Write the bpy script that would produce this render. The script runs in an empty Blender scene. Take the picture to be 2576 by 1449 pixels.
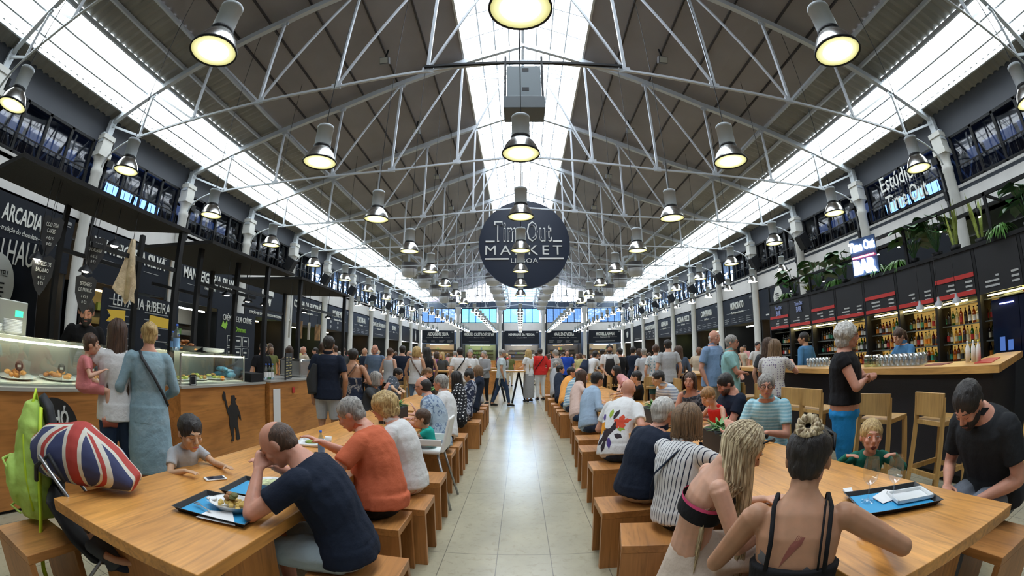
import bpy, math, random
from math import pi, sin, cos, radians as rad
from mathutils import Vector, Matrix, noise
from mathutils.bvhtree import BVHTree
S = bpy.context.scene
COL = S.collection
# ---------------------------------------------------------------- camera, world, exposure
cam = bpy.data.cameras.new('camera'); CAM = bpy.data.objects.new('camera', cam); COL.objects.link(CAM); S.camera = CAM
cam.type = 'PANO'; cam.panorama_type = 'FISHEYE_LENS_POLYNOMIAL'; cam.sensor_width = 36; cam.fisheye_fov = pi
cam.fisheye_polynomial_k0 = 0; cam.fisheye_polynomial_k1 = -1.21/18
cam.fisheye_polynomial_k2 = cam.fisheye_polynomial_k3 = cam.fisheye_polynomial_k4 = 0
cam.clip_start = 0.05; cam.clip_end = 300
CAM.location = (0, 0, 1.55); CAM.rotation_euler = (pi/2 + .162, 0, .0195)
S.view_settings.view_transform = 'Standard'; S.view_settings.look = 'None'; S.view_settings.gamma = 1
S.view_settings.use_curve_mapping = False; S.view_settings.exposure = 0.48
W = bpy.data.worlds.new('sky'); S.world = W; W.use_nodes = True
bgn = W.node_tree.nodes['Background']; bgn.inputs[0].default_value = (.86, .93, 1, 1); bgn.inputs[1].default_value = 7.0
def portal(name, loc, rot, sx, sy):
    l = bpy.data.lights.new(name, 'AREA'); l.shape = 'RECTANGLE'; l.size = sx; l.size_y = sy
    l.cycles.is_portal = True
    o = bpy.data.objects.new(name, l); COL.objects.link(o); o.location = loc; o.rotation_euler = rot
XC = .15
portal('skylight_portal', (XC, 23, 11.75), (0, 0, 0), 3.9, 52)
for s in (-1, 1): portal('strip_portal', (XC+s*10.5, 23, 7.9), (0, s*.27, 0), 2.2, 52)
C = S.cycles
C.max_bounces = 7; C.diffuse_bounces = 4; C.glossy_bounces = 3; C.transmission_bounces = 4; C.transparent_max_bounces = 10
C.caustics_reflective = C.caustics_refractive = False; C.sample_clamp_indirect = 6; C.use_denoising = True
# ---------------------------------------------------------------- materials
MATS = {}
def nt(name):
    m = bpy.data.materials.new(name); m.use_nodes = True; t = m.node_tree
    return m, t, t.nodes['Principled BSDF']
def N(t, typ, **kw):
    n = t.nodes.new(typ)
    for k, v in kw.items():
        if k.startswith('i_'):
            k = k[2:]; n.inputs[int(k) if k.isdigit() else k.replace('_', ' ')].default_value = v
        else: setattr(n, k, v)
    return n
def ramp(t, fac, stops, interp='LINEAR'):
    r = N(t, 'ShaderNodeValToRGB'); r.color_ramp.interpolation = interp
    e = r.color_ramp.elements
    while len(e) < len(stops): e.new(.5)
    for q, (p, c) in zip(e, stops): q.position = p; q.color = (*c, 1) if len(c) == 3 else c
    t.links.new(fac, r.inputs[0]); return r.outputs[0]
def P(name, c, rough=.6, metal=0, emit=None, es=0, spec=None, bump=0, bscale=60, vary=0, vscale=3, trans=0, ior=1.45, alpha=1, sheen=0):
    if name in MATS: return MATS[name]
    m, t, b = nt(name)
    b.inputs['Base Color'].default_value = (*c, 1); b.inputs['Roughness'].default_value = rough; b.inputs['Metallic'].default_value = metal
    if spec is not None: b.inputs['Specular IOR Level'].default_value = spec
    if emit: b.inputs['Emission Color'].default_value = (*emit, 1); b.inputs['Emission Strength'].default_value = es
    if trans: b.inputs['Transmission Weight'].default_value = trans; b.inputs['IOR'].default_value = ior
    if alpha < 1: b.inputs['Alpha'].default_value = alpha
    if sheen: b.inputs['Sheen Weight'].default_value = sheen
    co = N(t, 'ShaderNodeTexCoord').outputs['Object'] if (bump or vary) else None
    if vary:
        n = N(t, 'ShaderNodeTexNoise', i_Scale=vscale, i_Detail=5.0); t.links.new(co, n.inputs['Vector'])
        o = ramp(t, n.outputs['Fac'], [(.25, tuple(x*(1-vary) for x in c)), (.75, tuple(min(1, x*(1+vary)) for x in c))])
        t.links.new(o, b.inputs['Base Color'])
    if bump:
        n = N(t, 'ShaderNodeTexNoise', i_Scale=bscale, i_Detail=3.0); t.links.new(co, n.inputs['Vector'])
        u = N(t, 'ShaderNodeBump', i_Strength=bump, i_Distance=.02); t.links.new(n.outputs['Fac'], u.inputs['Height']); t.links.new(u.outputs[0], b.inputs['Normal'])
    MATS[name] = m; return m
def wood(name, c, axis=1, scale=1.0, rough=.38):
    if name in MATS: return MATS[name]
    m, t, b = nt(name)
    co = N(t, 'ShaderNodeTexCoord').outputs['Object']
    mp = N(t, 'ShaderNodeMapping'); sc = [14*scale]*3; sc[axis] = 1.1*scale; mp.inputs['Scale'].default_value = sc
    t.links.new(co, mp.inputs[0])
    n = N(t, 'ShaderNodeTexNoise', i_Scale=1.6, i_Detail=7.0, i_Distortion=1.6); t.links.new(mp.outputs[0], n.inputs['Vector'])
    mp2 = N(t, 'ShaderNodeMapping'); s2 = [1.3]*3; s2[axis] = .5; mp2.inputs['Scale'].default_value = s2; t.links.new(co, mp2.inputs[0])
    n2 = N(t, 'ShaderNodeTexNoise', i_Scale=2.2, i_Detail=3.0, i_Distortion=.5); t.links.new(mp2.outputs[0], n2.inputs['Vector'])
    o1 = ramp(t, n.outputs['Fac'], [(.3, tuple(x*.7 for x in c)), (.46, tuple(x*.96 for x in c)), (.7, tuple(min(1, x*1.16) for x in c))])
    o2 = ramp(t, n2.outputs['Fac'], [(.3, (.72, .66, .6)), (.7, (1.2, 1.18, 1.12))])
    mx = N(t, 'ShaderNodeMix', data_type='RGBA', blend_type='MULTIPLY'); mx.inputs[0].default_value = 1
    t.links.new(o1, mx.inputs[6]); t.links.new(o2, mx.inputs[7]); t.links.new(mx.outputs[2], b.inputs['Base Color'])
    b.inputs['Roughness'].default_value = rough
    MATS[name] = m; return m
def glass(name, tint, gloss=.12, rough=.03, mixf=.1):
    """thin pane: mostly transparent with a mirror-like share"""
    if name in MATS: return MATS[name]
    m, t, b = nt(name); t.nodes.remove(b); out = t.nodes['Material Output']
    tr = N(t, 'ShaderNodeBsdfTransparent'); tr.inputs[0].default_value = (*tint, 1)
    gl = N(t, 'ShaderNodeBsdfGlossy'); gl.inputs['Roughness'].default_value = rough; gl.inputs[0].default_value = (1, 1, 1, 1)
    mx = N(t, 'ShaderNodeMixShader'); mx.inputs[0].default_value = mixf
    t.links.new(tr.outputs[0], mx.inputs[1]); t.links.new(gl.outputs[0], mx.inputs[2]); t.links.new(mx.outputs[0], out.inputs[0])
    MATS[name] = m; return m
def emis(name, c, s):
    if name in MATS: return MATS[name]
    m, t, b = nt(name); t.nodes.remove(b); e = N(t, 'ShaderNodeEmission'); e.inputs[0].default_value = (*c, 1); e.inputs[1].default_value = s
    t.links.new(e.outputs[0], t.nodes['Material Output'].inputs[0]); MATS[name] = m; return m
STEEL = P('painted_steel', (.50, .54, .58), .45, .1)
ALU = P('spun_aluminium', (.78, .78, .76), .22, 1)
LGREY = P('lamp_grey', (.42, .47, .50), .42)
BLACK = P('black_steel', (.007, .0075, .009), .5, spec=.3)
DARKP = P('dark_panel', (.012, .014, .017), .55, spec=.3)
SIGN = P('sign_board', (.006, .009, .016), .55, spec=.25)
INK = P('sign_ink', (.62, .63, .6), .6)
WALLW = P('white_plaster', (.62, .61, .60), .7, vary=.05)
WHITE = P('white', (.8, .8, .78), .5)
TAUPE = P('roof_panel', (.255, .24, .25), .8, vary=.12, vscale=.8)
CORR = P('corrugated_metal', (.24, .235, .22), .6, vary=.25, vscale=.7)
WTABLE = wood('table_wood', (.62, .30, .08), 1)
WBENCH = wood('bench_wood', (.46, .21, .065), 1)
WBENCHV = wood('bench_side_wood', (.42, .19, .06), 2)
WCOUNT = wood('counter_wood', (.46, .20, .055), 1, .7)
WPINE = wood('pine', (.58, .36, .13), 2)
WBAR = wood('bar_wood', (.6, .34, .11), 1, .8)
RED = P('red_panel', (.5, .03, .025), .5)
# ---------------------------------------------------------------- mesh helpers
class MB:
    def __init__(s): s.v = []; s.f = []; s.sm = []
    def add(s, vs, fs, smooth=False):
        n = len(s.v); s.v += [tuple(v) for v in vs]; s.f += [tuple(i+n for i in f) for f in fs]; s.sm += [smooth]*len(fs); return s
    def box(s, c, d, rz=0, rx=0, ry=0):
        M = Matrix.Translation(c) @ (Matrix.Rotation(rz, 4, 'Z') @ Matrix.Rotation(ry, 4, 'Y') @ Matrix.Rotation(rx, 4, 'X') if (rz or rx or ry) else Matrix())
        h = [x/2 for x in d]
        vs = [M @ Vector((x*h[0], y*h[1], z*h[2])) for x, y, z in ((-1,-1,-1),(1,-1,-1),(1,1,-1),(-1,1,-1),(-1,-1,1),(1,-1,1),(1,1,1),(-1,1,1))]
        return s.add(vs, [(3,2,1,0),(4,5,6,7),(0,1,5,4),(1,2,6,5),(2,3,7,6),(3,0,4,7)])
    def bb(s, x0, x1, y0, y1, z0, z1): return s.box(((x0+x1)/2, (y0+y1)/2, (z0+z1)/2), (x1-x0, y1-y0, z1-z0))
    def beam(s, a, b, w, h=None):
        a, b = Vector(a), Vector(b); h = h or w; d = (b-a).normalized()
        u = d.cross(Vector((0, 0, 1))); u = u.normalized() if u.length > 1e-4 else Vector((1, 0, 0)); n = u.cross(d).normalized()
        vs = [p + u*sx*w/2 + n*sz*h/2 for p in (a, b) for sx, sz in ((-1,-1),(1,-1),(1,1),(-1,1))]
        return s.add(vs, [(3,2,1,0),(4,5,6,7),(0,1,5,4),(1,2,6,5),(2,3,7,6),(3,0,4,7)])
    def tube(s, pts, r, n=8, caps=True, flat=None):
        """pts list; r number or list (or (rx,ry) pairs); flat: side axis kept for the first radius"""
        pts = [Vector(p) for p in pts]; k = len(pts); rs = r if isinstance(r, (list, tuple)) and len(r) == k else [r]*k
        vs = []; up = None
        for i, p in enumerate(pts):
            d = (pts[min(i+1, k-1)] - pts[max(i-1, 0)]).normalized()
            if flat is not None: u = Vector(flat); u = (u - d*u.dot(d)).normalized()
            elif up is None:
                u = d.cross(Vector((0, 0, 1))); u = u.normalized() if u.length > .05 else Vector((1, 0, 0))
            else: u = (up - d*up.dot(d)).normalized()
            up = u; w = d.cross(u); rr = rs[i]; rx, ry = rr if isinstance(rr, (tuple, list)) else (rr, rr)
            vs += [p + u*cos(2*pi*j/n)*rx + w*sin(2*pi*j/n)*ry for j in range(n)]
        fs = [(i*n+j, i*n+(j+1) % n, (i+1)*n+(j+1) % n, (i+1)*n+j) for i in range(k-1) for j in range(n)]
        s.add(vs, fs, True)
        if caps:
            b = len(s.v)-k*n
            s.f += [tuple(b+j for j in reversed(range(n))), tuple(b+(k-1)*n+j for j in range(n))]; s.sm += [False]*2
        return s
    def lathe(s, prof, c=(0, 0, 0), n=20, smooth=True, axis=None, caps=False):
        M = Matrix.Translation(c) @ (axis or Matrix())
        vs = [M @ Vector((r*cos(2*pi*j/n), r*sin(2*pi*j/n), z)) for r, z in prof for j in range(n)]
        k = len(prof)
        s.add(vs, [(i*n+j, i*n+(j+1) % n, (i+1)*n+(j+1) % n, (i+1)*n+j) for i in range(k-1) for j in range(n)], smooth)
        if caps:
            b = len(s.v)-k*n
            s.f += [tuple(b+j for j in reversed(range(n))), tuple(b+(k-1)*n+j for j in range(n))]; s.sm += [False]*2
        return s
    def ell(s, c, r, M=None, nu=12, nv=8):
        c = Vector(c); r = r if isinstance(r, (tuple, list)) else (r, r, r); vs = []
        M = M or Matrix.Identity(3)
        for i in range(1, nv):
            a = pi*i/nv
            vs += [c + M @ Vector((r[0]*sin(a)*cos(2*pi*j/nu), r[1]*sin(a)*sin(2*pi*j/nu), r[2]*cos(a))) for j in range(nu)]
        vs += [c + M @ Vector((0, 0, r[2])), c - M @ Vector((0, 0, r[2]))]
        T = (nv-1)*nu
        fs = [(i*nu+j, (i+1)*nu+j, (i+1)*nu+(j+1) % nu, i*nu+(j+1) % nu) for i in range(nv-2) for j in range(nu)]
        fs += [(T, j, (j+1) % nu) for j in range(nu)] + [(T+1, (nv-2)*nu+(j+1) % nu, (nv-2)*nu+j) for j in range(nu)]
        return s.add(vs, fs, True)
    def prism(s, pts, o, u, v, th):
        """extruded polygon: 2-D pts in the plane o,u,v, thickness along u x v"""
        o, u, v = Vector(o), Vector(u), Vector(v); w = u.cross(v).normalized()*th; k = len(pts)
        a = [o+u*x+v*y for x, y in pts]; vs = a + [p+w for p in a]
        return s.add(vs, [tuple(reversed(range(k))), tuple(range(k, 2*k))] + [(i, (i+1) % k, k+(i+1) % k, k+i) for i in range(k)])
    def mesh(s, name):
        me = bpy.data.meshes.new(name); me.from_pydata(s.v, [], s.f); me.polygons.foreach_set('use_smooth', s.sm); me.update(); return me
    def build(s, name, mat, parent=None, bevel=0):
        o = bpy.data.objects.new(name, s.mesh(name)); COL.objects.link(o)
        if mat: o.data.materials.append(mat)
        if parent: o.parent = parent
        if bevel:
            b = o.modifiers.new('bevel', 'BEVEL'); b.width = bevel; b.segments = 2; b.limit_method = 'ANGLE'
        return o
def tag(o, label=None, cat=None, group=None, kind=None):
    if label: o['label'] = label
    if cat: o['category'] = cat
    if group: o['group'] = group
    if kind: o['kind'] = kind
    return o
def thing(name, label, cat, loc=(0, 0, 0), rz=0, group=None):
    o = bpy.data.objects.new(name, None); COL.objects.link(o); o.location = loc; o.rotation_euler = (0, 0, rz); o.empty_display_size = .1
    return tag(o, label, cat, group)
def copy_tree(o, parent=None):
    c = o.copy(); COL.objects.link(c); c.parent = parent
    for ch in KIDS(o): copy_tree(ch, c)
    return c
def KIDS(o): return list(o.children)
def dup(o, label, loc, rz=0, sc=None, group=None):
    c = copy_tree(o); c.location = loc; c.rotation_euler = (0, 0, rz)
    if sc: c.scale = (sc, sc, sc) if isinstance(sc, (int, float)) else sc
    c['label'] = label
    if group: c['group'] = group
    return c
def struct(name, mb, mat, parent=None):
    o = mb.build(name, mat, parent)
    if not parent: o['kind'] = 'structure'
    return o
WORK = bpy.data.scenes.new('work')
def evaluated(o):
    """mesh of o with its modifiers, evaluated alone in a scene of its own"""
    WORK.collection.objects.link(o); vl = WORK.view_layers[0]; vl.update(); me = bpy.data.meshes.new_from_object(o.evaluated_get(vl.depsgraph)); return me
def text(s, size, mat, name='lettering', parent=None, loc=(0, 0, 0), rot=(pi/2, 0, 0), xs=.6, outline=0, align='CENTER', depth=.01, spacing=1.0, bold=0, fit=None):
    c = bpy.data.curves.new(name, 'FONT'); c.body = s; c.size = size; c.align_x = align; c.align_y = 'CENTER'; c.space_character = spacing; c.resolution_u = 2
    if outline: c.fill_mode = 'NONE'; c.bevel_depth = outline; c.bevel_resolution = 0
    else: c.extrude = depth; c.offset = bold
    o = bpy.data.objects.new(name, c); me = evaluated(o); me.name = name
    bpy.data.objects.remove(o); bpy.data.curves.remove(c)
    if fit:
        X = [v.co.x for v in me.vertices]; Y = [v.co.y for v in me.vertices]; cx, cy = (min(X)+max(X))/2, (min(Y)+max(Y))/2
        me.transform(Matrix.Diagonal((fit[0]/(max(X)-min(X)), fit[1]/(max(Y)-min(Y)), 1, 1)) @ Matrix.Translation((-cx, -cy, 0)))
    else: me.transform(Matrix.Diagonal((xs, 1, 1, 1)))
    me.materials.clear(); me.materials.append(mat)
    o = bpy.data.objects.new(name, me); COL.objects.link(o); o.location = loc; o.rotation_euler = rot; o.parent = parent
    return o
ORD = ['nearest', 'second', 'third', 'fourth', 'fifth', 'sixth', 'seventh', 'eighth', 'ninth', 'tenth', 'eleventh', 'twelfth', 'thirteenth', 'fourteenth', 'fifteenth', 'sixteenth']
def nth(k): return ORD[k] if k < len(ORD) else 'farthest'
# ================================================================ THE HALL
BAY = 4.17; Y0 = 6.5; YB = 48.2; HW = 11.9; YF = -3.0
XL, XR = XC-HW, XC+HW
def pl(a, pts):
    for (a0, z0), (a1, z1) in zip(pts, pts[1:]):
        if a <= a1: return z0+(z1-z0)*(a-a0)/(a1-a0)
    return pts[-1][1]
def zch(a): return pl(a, [(0, 11.2), (5.7, 9.12), (11.7, 7.45)])
def ztie(a): return pl(a, [(0, 7.0), (1.9, 6.85), (3.8, 6.7), (9.9, 6.6)])
def zroof(a): return zch(min(a, 11.7)) + .24 - (max(0, a-11.7)*.28)
# floor
m, t, b = nt('marble_floor')
co = N(t, 'ShaderNodeTexCoord').outputs['Object']
mp = N(t, 'ShaderNodeMapping'); mp.inputs['Location'].default_value = (-.23, -3.06, 0); t.links.new(co, mp.inputs[0])
br = N(t, 'ShaderNodeTexBrick', offset=0.0, i_Scale=1.0); br.inputs['Brick Width'].default_value = .4; br.inputs['Row Height'].default_value = 1.54; br.inputs['Mortar Size'].default_value = .0035
br.inputs['Color1'].default_value = (.42, .385, .28, 1); br.inputs['Color2'].default_value = (.395, .365, .265, 1); br.inputs['Mortar'].default_value = (.2, .18, .14, 1)
t.links.new(mp.outputs[0], br.inputs['Vector'])
n1 = N(t, 'ShaderNodeTexNoise', i_Scale=16.0, i_Detail=9.0, i_Roughness=.7, i_Distortion=.6); t.links.new(co, n1.inputs['Vector'])
o1 = ramp(t, n1.outputs['Fac'], [(.34, (.84, .82, .78)), (.46, (1, 1, 1)), (.72, (1.05, 1.04, 1.02))])
n2 = N(t, 'ShaderNodeTexNoise', i_Scale=2.3, i_Detail=4.0); t.links.new(co, n2.inputs['Vector'])
o2 = ramp(t, n2.outputs['Fac'], [(.3, (.86, .86, .84)), (.7, (1.06, 1.05, 1.0))])
mx = N(t, 'ShaderNodeMix', data_type='RGBA', blend_type='MULTIPLY'); mx.inputs[0].default_value = 1
mx2 = N(t, 'ShaderNodeMix', data_type='RGBA', blend_type='MULTIPLY'); mx2.inputs[0].default_value = 1
t.links.new(br.outputs['Color'], mx.inputs[6]); t.links.new(o1, mx.inputs[7]); t.links.new(mx.outputs[2], mx2.inputs[6]); t.links.new(o2, mx2.inputs[7])
t.links.new(mx2.outputs[2], b.inputs['Base Color']); b.inputs['Roughness'].default_value = .24
struct('floor', MB().bb(XL-4.5, XR+4.5, YF, YB+4, -.2, 0), m)
# roof: flat panels with seams, corrugated bands, translucent strips
def strip(a0, a1, mat, wave=0, th=.03, name='ceiling', y0=YF, y1=YB):
    for s in (-1, 1):
        mb = MB(); ys = [y0 + (y1-y0)*i/(420 if wave else 1) for i in range(421 if wave else 2)]
        vs = []
        cuts = [a0] + ([5.7] if a0 < 5.7 < a1 else []) + ([11.7] if a0 < 11.7 < a1 else []) + [a1]
        for i, y in enumerate(ys):
            dz = wave*(.5 if i % 2 else -.5)
            for a in cuts: vs.append((XC+s*a, y, zroof(a)+dz))
        k = len(cuts)
        fs = [(i*k+j, i*k+j+1, (i+1)*k+j+1, (i+1)*k+j) for i in range(len(ys)-1) for j in range(k-1)]
        mb.add(vs, fs); struct(name, mb, mat)
strip(1.9, 8.0, TAUPE)
strip(8.0, 9.6, CORR, .05)
strip(11.3, 12.3, CORR, .05)
m, t, b = nt('translucent_sheet'); t.nodes.remove(b)
tl = N(t, 'ShaderNodeBsdfTranslucent'); tl.inputs[0].default_value = (.95, .95, .88, 1)
tr = N(t, 'ShaderNodeBsdfTransparent'); tr.inputs[0].default_value = (.95, .97, .95, 1)
ms = N(t, 'ShaderNodeMixShader'); ms.inputs[0].default_value = .55
t.links.new(tl.outputs[0], ms.inputs[1]); t.links.new(tr.outputs[0], ms.inputs[2])
co = N(t, 'ShaderNodeTexCoord').outputs['Object']; mp = N(t, 'ShaderNodeMapping'); mp.inputs['Scale'].default_value = (.5, 5, 1); t.links.new(co, mp.inputs[0])
n = N(t, 'ShaderNodeTexNoise', i_Scale=1.5, i_Detail=6.0); t.links.new(mp.outputs[0], n.inputs['Vector'])
df = N(t, 'ShaderNodeBsdfDiffuse'); df.inputs[0].default_value = (.3, .3, .26, 1)
ms2 = N(t, 'ShaderNodeMixShader'); rr = ramp(t, n.outputs['Fac'], [(.5, (0, 0, 0)), (.8, (.75, .75, .75))]); t.links.new(rr, ms2.inputs[0])
t.links.new(ms.outputs[0], ms2.inputs[1]); t.links.new(df.outputs[0], ms2.inputs[2]); t.links.new(ms2.outputs[0], t.nodes['Material Output'].inputs[0])
strip(9.6, 11.3, m, .05, name='window_2')
# purlins and panel seams running the length of the roof
for s in (-1, 1):
    mb = MB()
    for a in (2.9, 4.0, 5.1, 6.2, 7.1): mb.box((XC+s*a, 22.6, zroof(a)-.02), (.05, 51.2, .05))
    struct('trim_1', mb, P('seam', (.035, .03, .03), .7))
    mb = MB()
    for a in (8.0, 8.8, 9.6, 10.2, 10.8, 11.3): mb.box((XC+s*a, 22.6, zroof(a)-.08), (.07, 51.2, .1))
    struct('trim_2', mb, STEEL)
# raised lantern skylight in the middle
GLAZ = glass('skylight_glass', (.97, .98, 1), mixf=.04)
ZU = zroof(1.9)+.75
for s in (-1, 1):
    struct('trim_3', MB().bb(XC+s*1.9-.03, XC+s*1.9+.03, YF, YB, zroof(1.9)-.05, ZU), P('upstand', (.55, .56, .56), .6))
    mb = MB(); mb.add([(XC, YF, ZU+.75), (XC, YB, ZU+.75), (XC+s*1.9, YB, ZU), (XC+s*1.9, YF, ZU)], [(0, 1, 2, 3)])
    struct('window_1', mb, GLAZ)
    mb = MB()
    for f in (.25, .5, .75, 1): mb.beam((XC+s*1.9*f, YF, ZU+.75*(1-f)-.03), (XC+s*1.9*f, YB, ZU+.75*(1-f)-.03), .045)
    for i in range(49): y = YF+i*1.045; mb.beam((XC, y, ZU+.72), (XC+s*1.9, y, ZU-.03), .035)
    struct('trim_4', mb, STEEL)
mb = MB().beam((XC, YF, ZU+.62), (XC, YB, ZU+.62), .1, .16)
for i in range(12):
    y = Y0+BAY*(i-1)+BAY/2
    mb.beam((XC-1.85, y, ZU-.1), (XC+1.85, y, ZU-.1), .03).beam((XC, y, ZU-.1), (XC, y, ZU+.6), .03)
    for s in (-1, 1): mb.beam((XC+s*1.85, y, ZU-.1), (XC, y, ZU+.5), .03).beam((XC+s*.95, y, ZU-.1), (XC+s*.95, y, ZU+.3), .03)
struct('trim_5', mb, STEEL)
# trusses
ND = [1.9, 3.8, 5.7, 7.75, 9.9]
def truss(k):
    y = Y0+BAY*k
    r = thing('roof_truss', 'pale grey steel roof truss spanning the hall, %s from the camera' % nth(k+1), 'roof truss', (XC, y, 0), 0, 'roof trusses')
    if k == -1:
        for s in (-1, 1):
            mb = MB()
            for a, c in ((0, 5.7), (5.7, 11.7)): mb.beam((s*a, 0, zch(a)), (s*c, 0, zch(c)), .12, .16)
            mb.build('top_chord', STEEL, r)
            mb = MB(); q = [0, 1.9, 3.8, 9.9]
            for a, c in zip(q, q[1:]): mb.beam((s*a, 0, ztie(a)), (s*c, 0, ztie(c)), .05)
            mb.build('tie_rod', STEEL, r)
            mb = MB(); mb.beam((s*11.7, 0, 7.5), (s*11.75, 0, 6.9), .2, .2).beam((s*11.6, 0, 7.3), (s*9.9, 0, 6.62), .06)
            mb.tube([(s*(9.9+1.65*sin(u)), 0, 6.0+.6*cos(u)) for u in [i*pi/2/8 for i in range(9)]], .03, 6)
            mb.prism([(-.14, 0), (.14, 0), (.08, .3), (-.08, .3)], (s*11.75, -.1, 6.75), (1, 0, 0), (0, 0, 1), .12)
            mb.build('end_bracket', STEEL, r)
            for i, a in enumerate(ND):
                mb = MB(); mb.beam((s*a, 0, ztie(a)), (s*a, 0, zch(a)), .06); mb.box((s*a, 0, ztie(a)+.02), (.22, .03, .13)); mb.box((s*a, 0, zch(a)-.1), (.2, .03, .12))
                mb.build('vertical_strut', STEEL, r)
            for a, c in ((1.9, 0), (3.8, 1.9), (5.7, 3.8), (5.7, 7.75), (7.75, 9.9)):
                MB().beam((s*a, 0, ztie(a)), (s*c, 0, zch(c)), .045).build('diagonal_strut', STEEL, r)
    return r
T0 = truss(-1)
for k in range(0, 10): dup(T0, 'pale grey steel roof truss spanning the hall, %s from the camera' % nth(k+1), (XC, Y0+BAY*k, 0))
# ---------------------------------------------------------------- side and far walls
def nxt(n=[5]): n[0] += 1; return n[0]
GLW = glass('window_glass', (.3, .42, .62), mixf=.05)
GLB = glass('blue_window_glass', (.06, .22, .6), mixf=.08)
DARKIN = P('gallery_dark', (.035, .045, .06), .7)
for s, x, nm in ((-1, XL, 'wall_left'), (1, XR, 'wall_right')):
    w = MB()
    w.bb(x-.15 if s < 0 else x, x if s < 0 else x+.15, YF, YB, 4.42, 5.38)          # white band
    struct(nm, w, WALLW)
    xo = x+s*.02
    struct(nm, MB().bb(min(xo, xo+s*.3), max(xo, xo+s*.3), YF, YB, 6.8, 7.62), P('eave_beam', (.05, .055, .07), .6))
    # closed stall backs and the gallery behind the upper windows
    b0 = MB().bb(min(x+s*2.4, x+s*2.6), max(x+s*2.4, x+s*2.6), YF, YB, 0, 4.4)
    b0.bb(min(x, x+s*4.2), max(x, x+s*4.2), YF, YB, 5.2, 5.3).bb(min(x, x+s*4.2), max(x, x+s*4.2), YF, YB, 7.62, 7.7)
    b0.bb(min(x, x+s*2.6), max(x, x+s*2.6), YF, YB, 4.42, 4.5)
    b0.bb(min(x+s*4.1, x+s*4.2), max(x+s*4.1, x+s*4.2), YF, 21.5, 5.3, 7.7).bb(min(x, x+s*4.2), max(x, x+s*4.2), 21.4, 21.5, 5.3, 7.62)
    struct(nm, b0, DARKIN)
    for k in range(-3, 10):
        ya, yb = Y0+BAY*k+.32, Y0+BAY*(k+1)-.32
        if k == -3: ya = YF
        mb = MB(); mb.add([(x+s*.1, ya, 5.38), (x+s*.1, yb, 5.38), (x+s*.1, yb, 6.8), (x+s*.1, ya, 6.8)], [(0, 1, 2, 3)])
        wn = struct('window_%d' % nxt(), mb, GLW)
        fr = MB(); nn = 4
        for j in range(nn+1): fr.box((x+s*.06, ya+(yb-ya)*j/nn, 6.09), (.08, .09, 1.42))
        for z in (5.42, 6.76): fr.box((x+s*.06, (ya+yb)/2, z), (.08, yb-ya, .07))
        if k >= 4:
            for z in (5.9, 6.3): fr.box((x+s*.08, (ya+yb)/2, z), (.04, yb-ya, .03))
            for j in range(nn*2): fr.box((x+s*.08, ya+(yb-ya)*(j+.5)/nn/2, 6.09), (.04, .03, 1.42))
        fr.build('window_frame', BLACK, wn)
        rl = MB(); rl.box((x-s*.08, (ya+yb)/2, 5.85), (.03, yb-ya, .03)).box((x-s*.08, (ya+yb)/2, 5.42), (.03, yb-ya, .03))
        for j in range(15): rl.box((x-s*.08, ya+(yb-ya)*j/14, 5.62), (.015, .015, .44))
        tag(rl.build('balcony_railing', BLACK), 'low black balcony railing under the %s upper window of the %s wall' % (nth(max(0, k+2)), 'left' if s < 0 else 'right'), 'railing', 'gallery railings')
        # roof lattice in the dark gallery; added glowing shapes imitate blue reflections of bright windows
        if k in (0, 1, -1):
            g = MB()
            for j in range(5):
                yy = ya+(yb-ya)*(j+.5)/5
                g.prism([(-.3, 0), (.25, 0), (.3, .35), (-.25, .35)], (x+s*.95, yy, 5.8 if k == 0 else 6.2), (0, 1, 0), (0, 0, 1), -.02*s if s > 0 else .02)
            struct('window_%d' % nxt(), g, emis('blue_reflection' if k == 0 else 'blue_reflection_dim', (.3, .45, 1), 4.5 if k == 0 else .12))
        for j in range(3):
            g = MB(); yy = ya+(yb-ya)*(j+.5)/3; g.beam((x+s*3.2, yy-.6, 5.4), (x+s*3.2, yy+.6, 7.4), .08).beam((x+s*3.2, yy+.6, 5.4), (x+s*3.2, yy-.6, 7.4), .08)
            struct('trim_%d' % nxt(), g, P('gallery_steel', (.18, .24, .3), .5))
    # columns with capitals
    for k in range(-2, 11):
        y = Y0+BAY*k
        if k == 10: y = YB-.3
        c = thing('column', 'white cast iron column on the %s side carrying the %s truss' % ('left' if s < 0 else 'right', nth(max(0, k+1))), 'column', (x-s*.12, y, 0), 0, 'columns on the %s side' % ('left' if s < 0 else 'right'))
        mb = MB(); mb.lathe([(.24, 0), (.24, .5), (.19, .56), (.175, 5.8), (.2, 5.86), (.2, 5.94), (.175, 6.0), (.19, 6.2), (.25, 6.33)], n=16)
        mb.build('shaft', P('column_white', (.5, .5, .48), .6, vary=.1), c)
        mb = MB(); mb.box((0, 0, 6.4), (.5, .5, .15)).box((0, 0, 6.66), (.4, .4, .38)).box((0, 0, 6.92), (.46, .46, .14)); mb.build('capital', MATS['column_white'], c)
        mb = MB(); mb.tube([(0, .3, 0), (0, .3, 6.9)], .055, 8).box((-s*.0, .34, 6.25), (.3, .24, .22)).box((0, .31, 5.2), (.12, .12, .25)); mb.build('downpipe', BLACK, c)
far = MB()
far.bb(XL-.2, XR+.2, YB, YB+.2, 4.48, 5.38)
struct('wall_back', far, WALLW)
struct('wall_back', MB().bb(XL-.2, XR+.2, YB, YB+.2, 7.08, 7.85).bb(XL-.2, XR+.2, YB+2.5, YB+2.6, 0, 4.5), P('far_beam', (.05, .075, .12), .6))
fx = [-12, -7.25, -2.45, 2.45, 7.25, 12]
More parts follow.
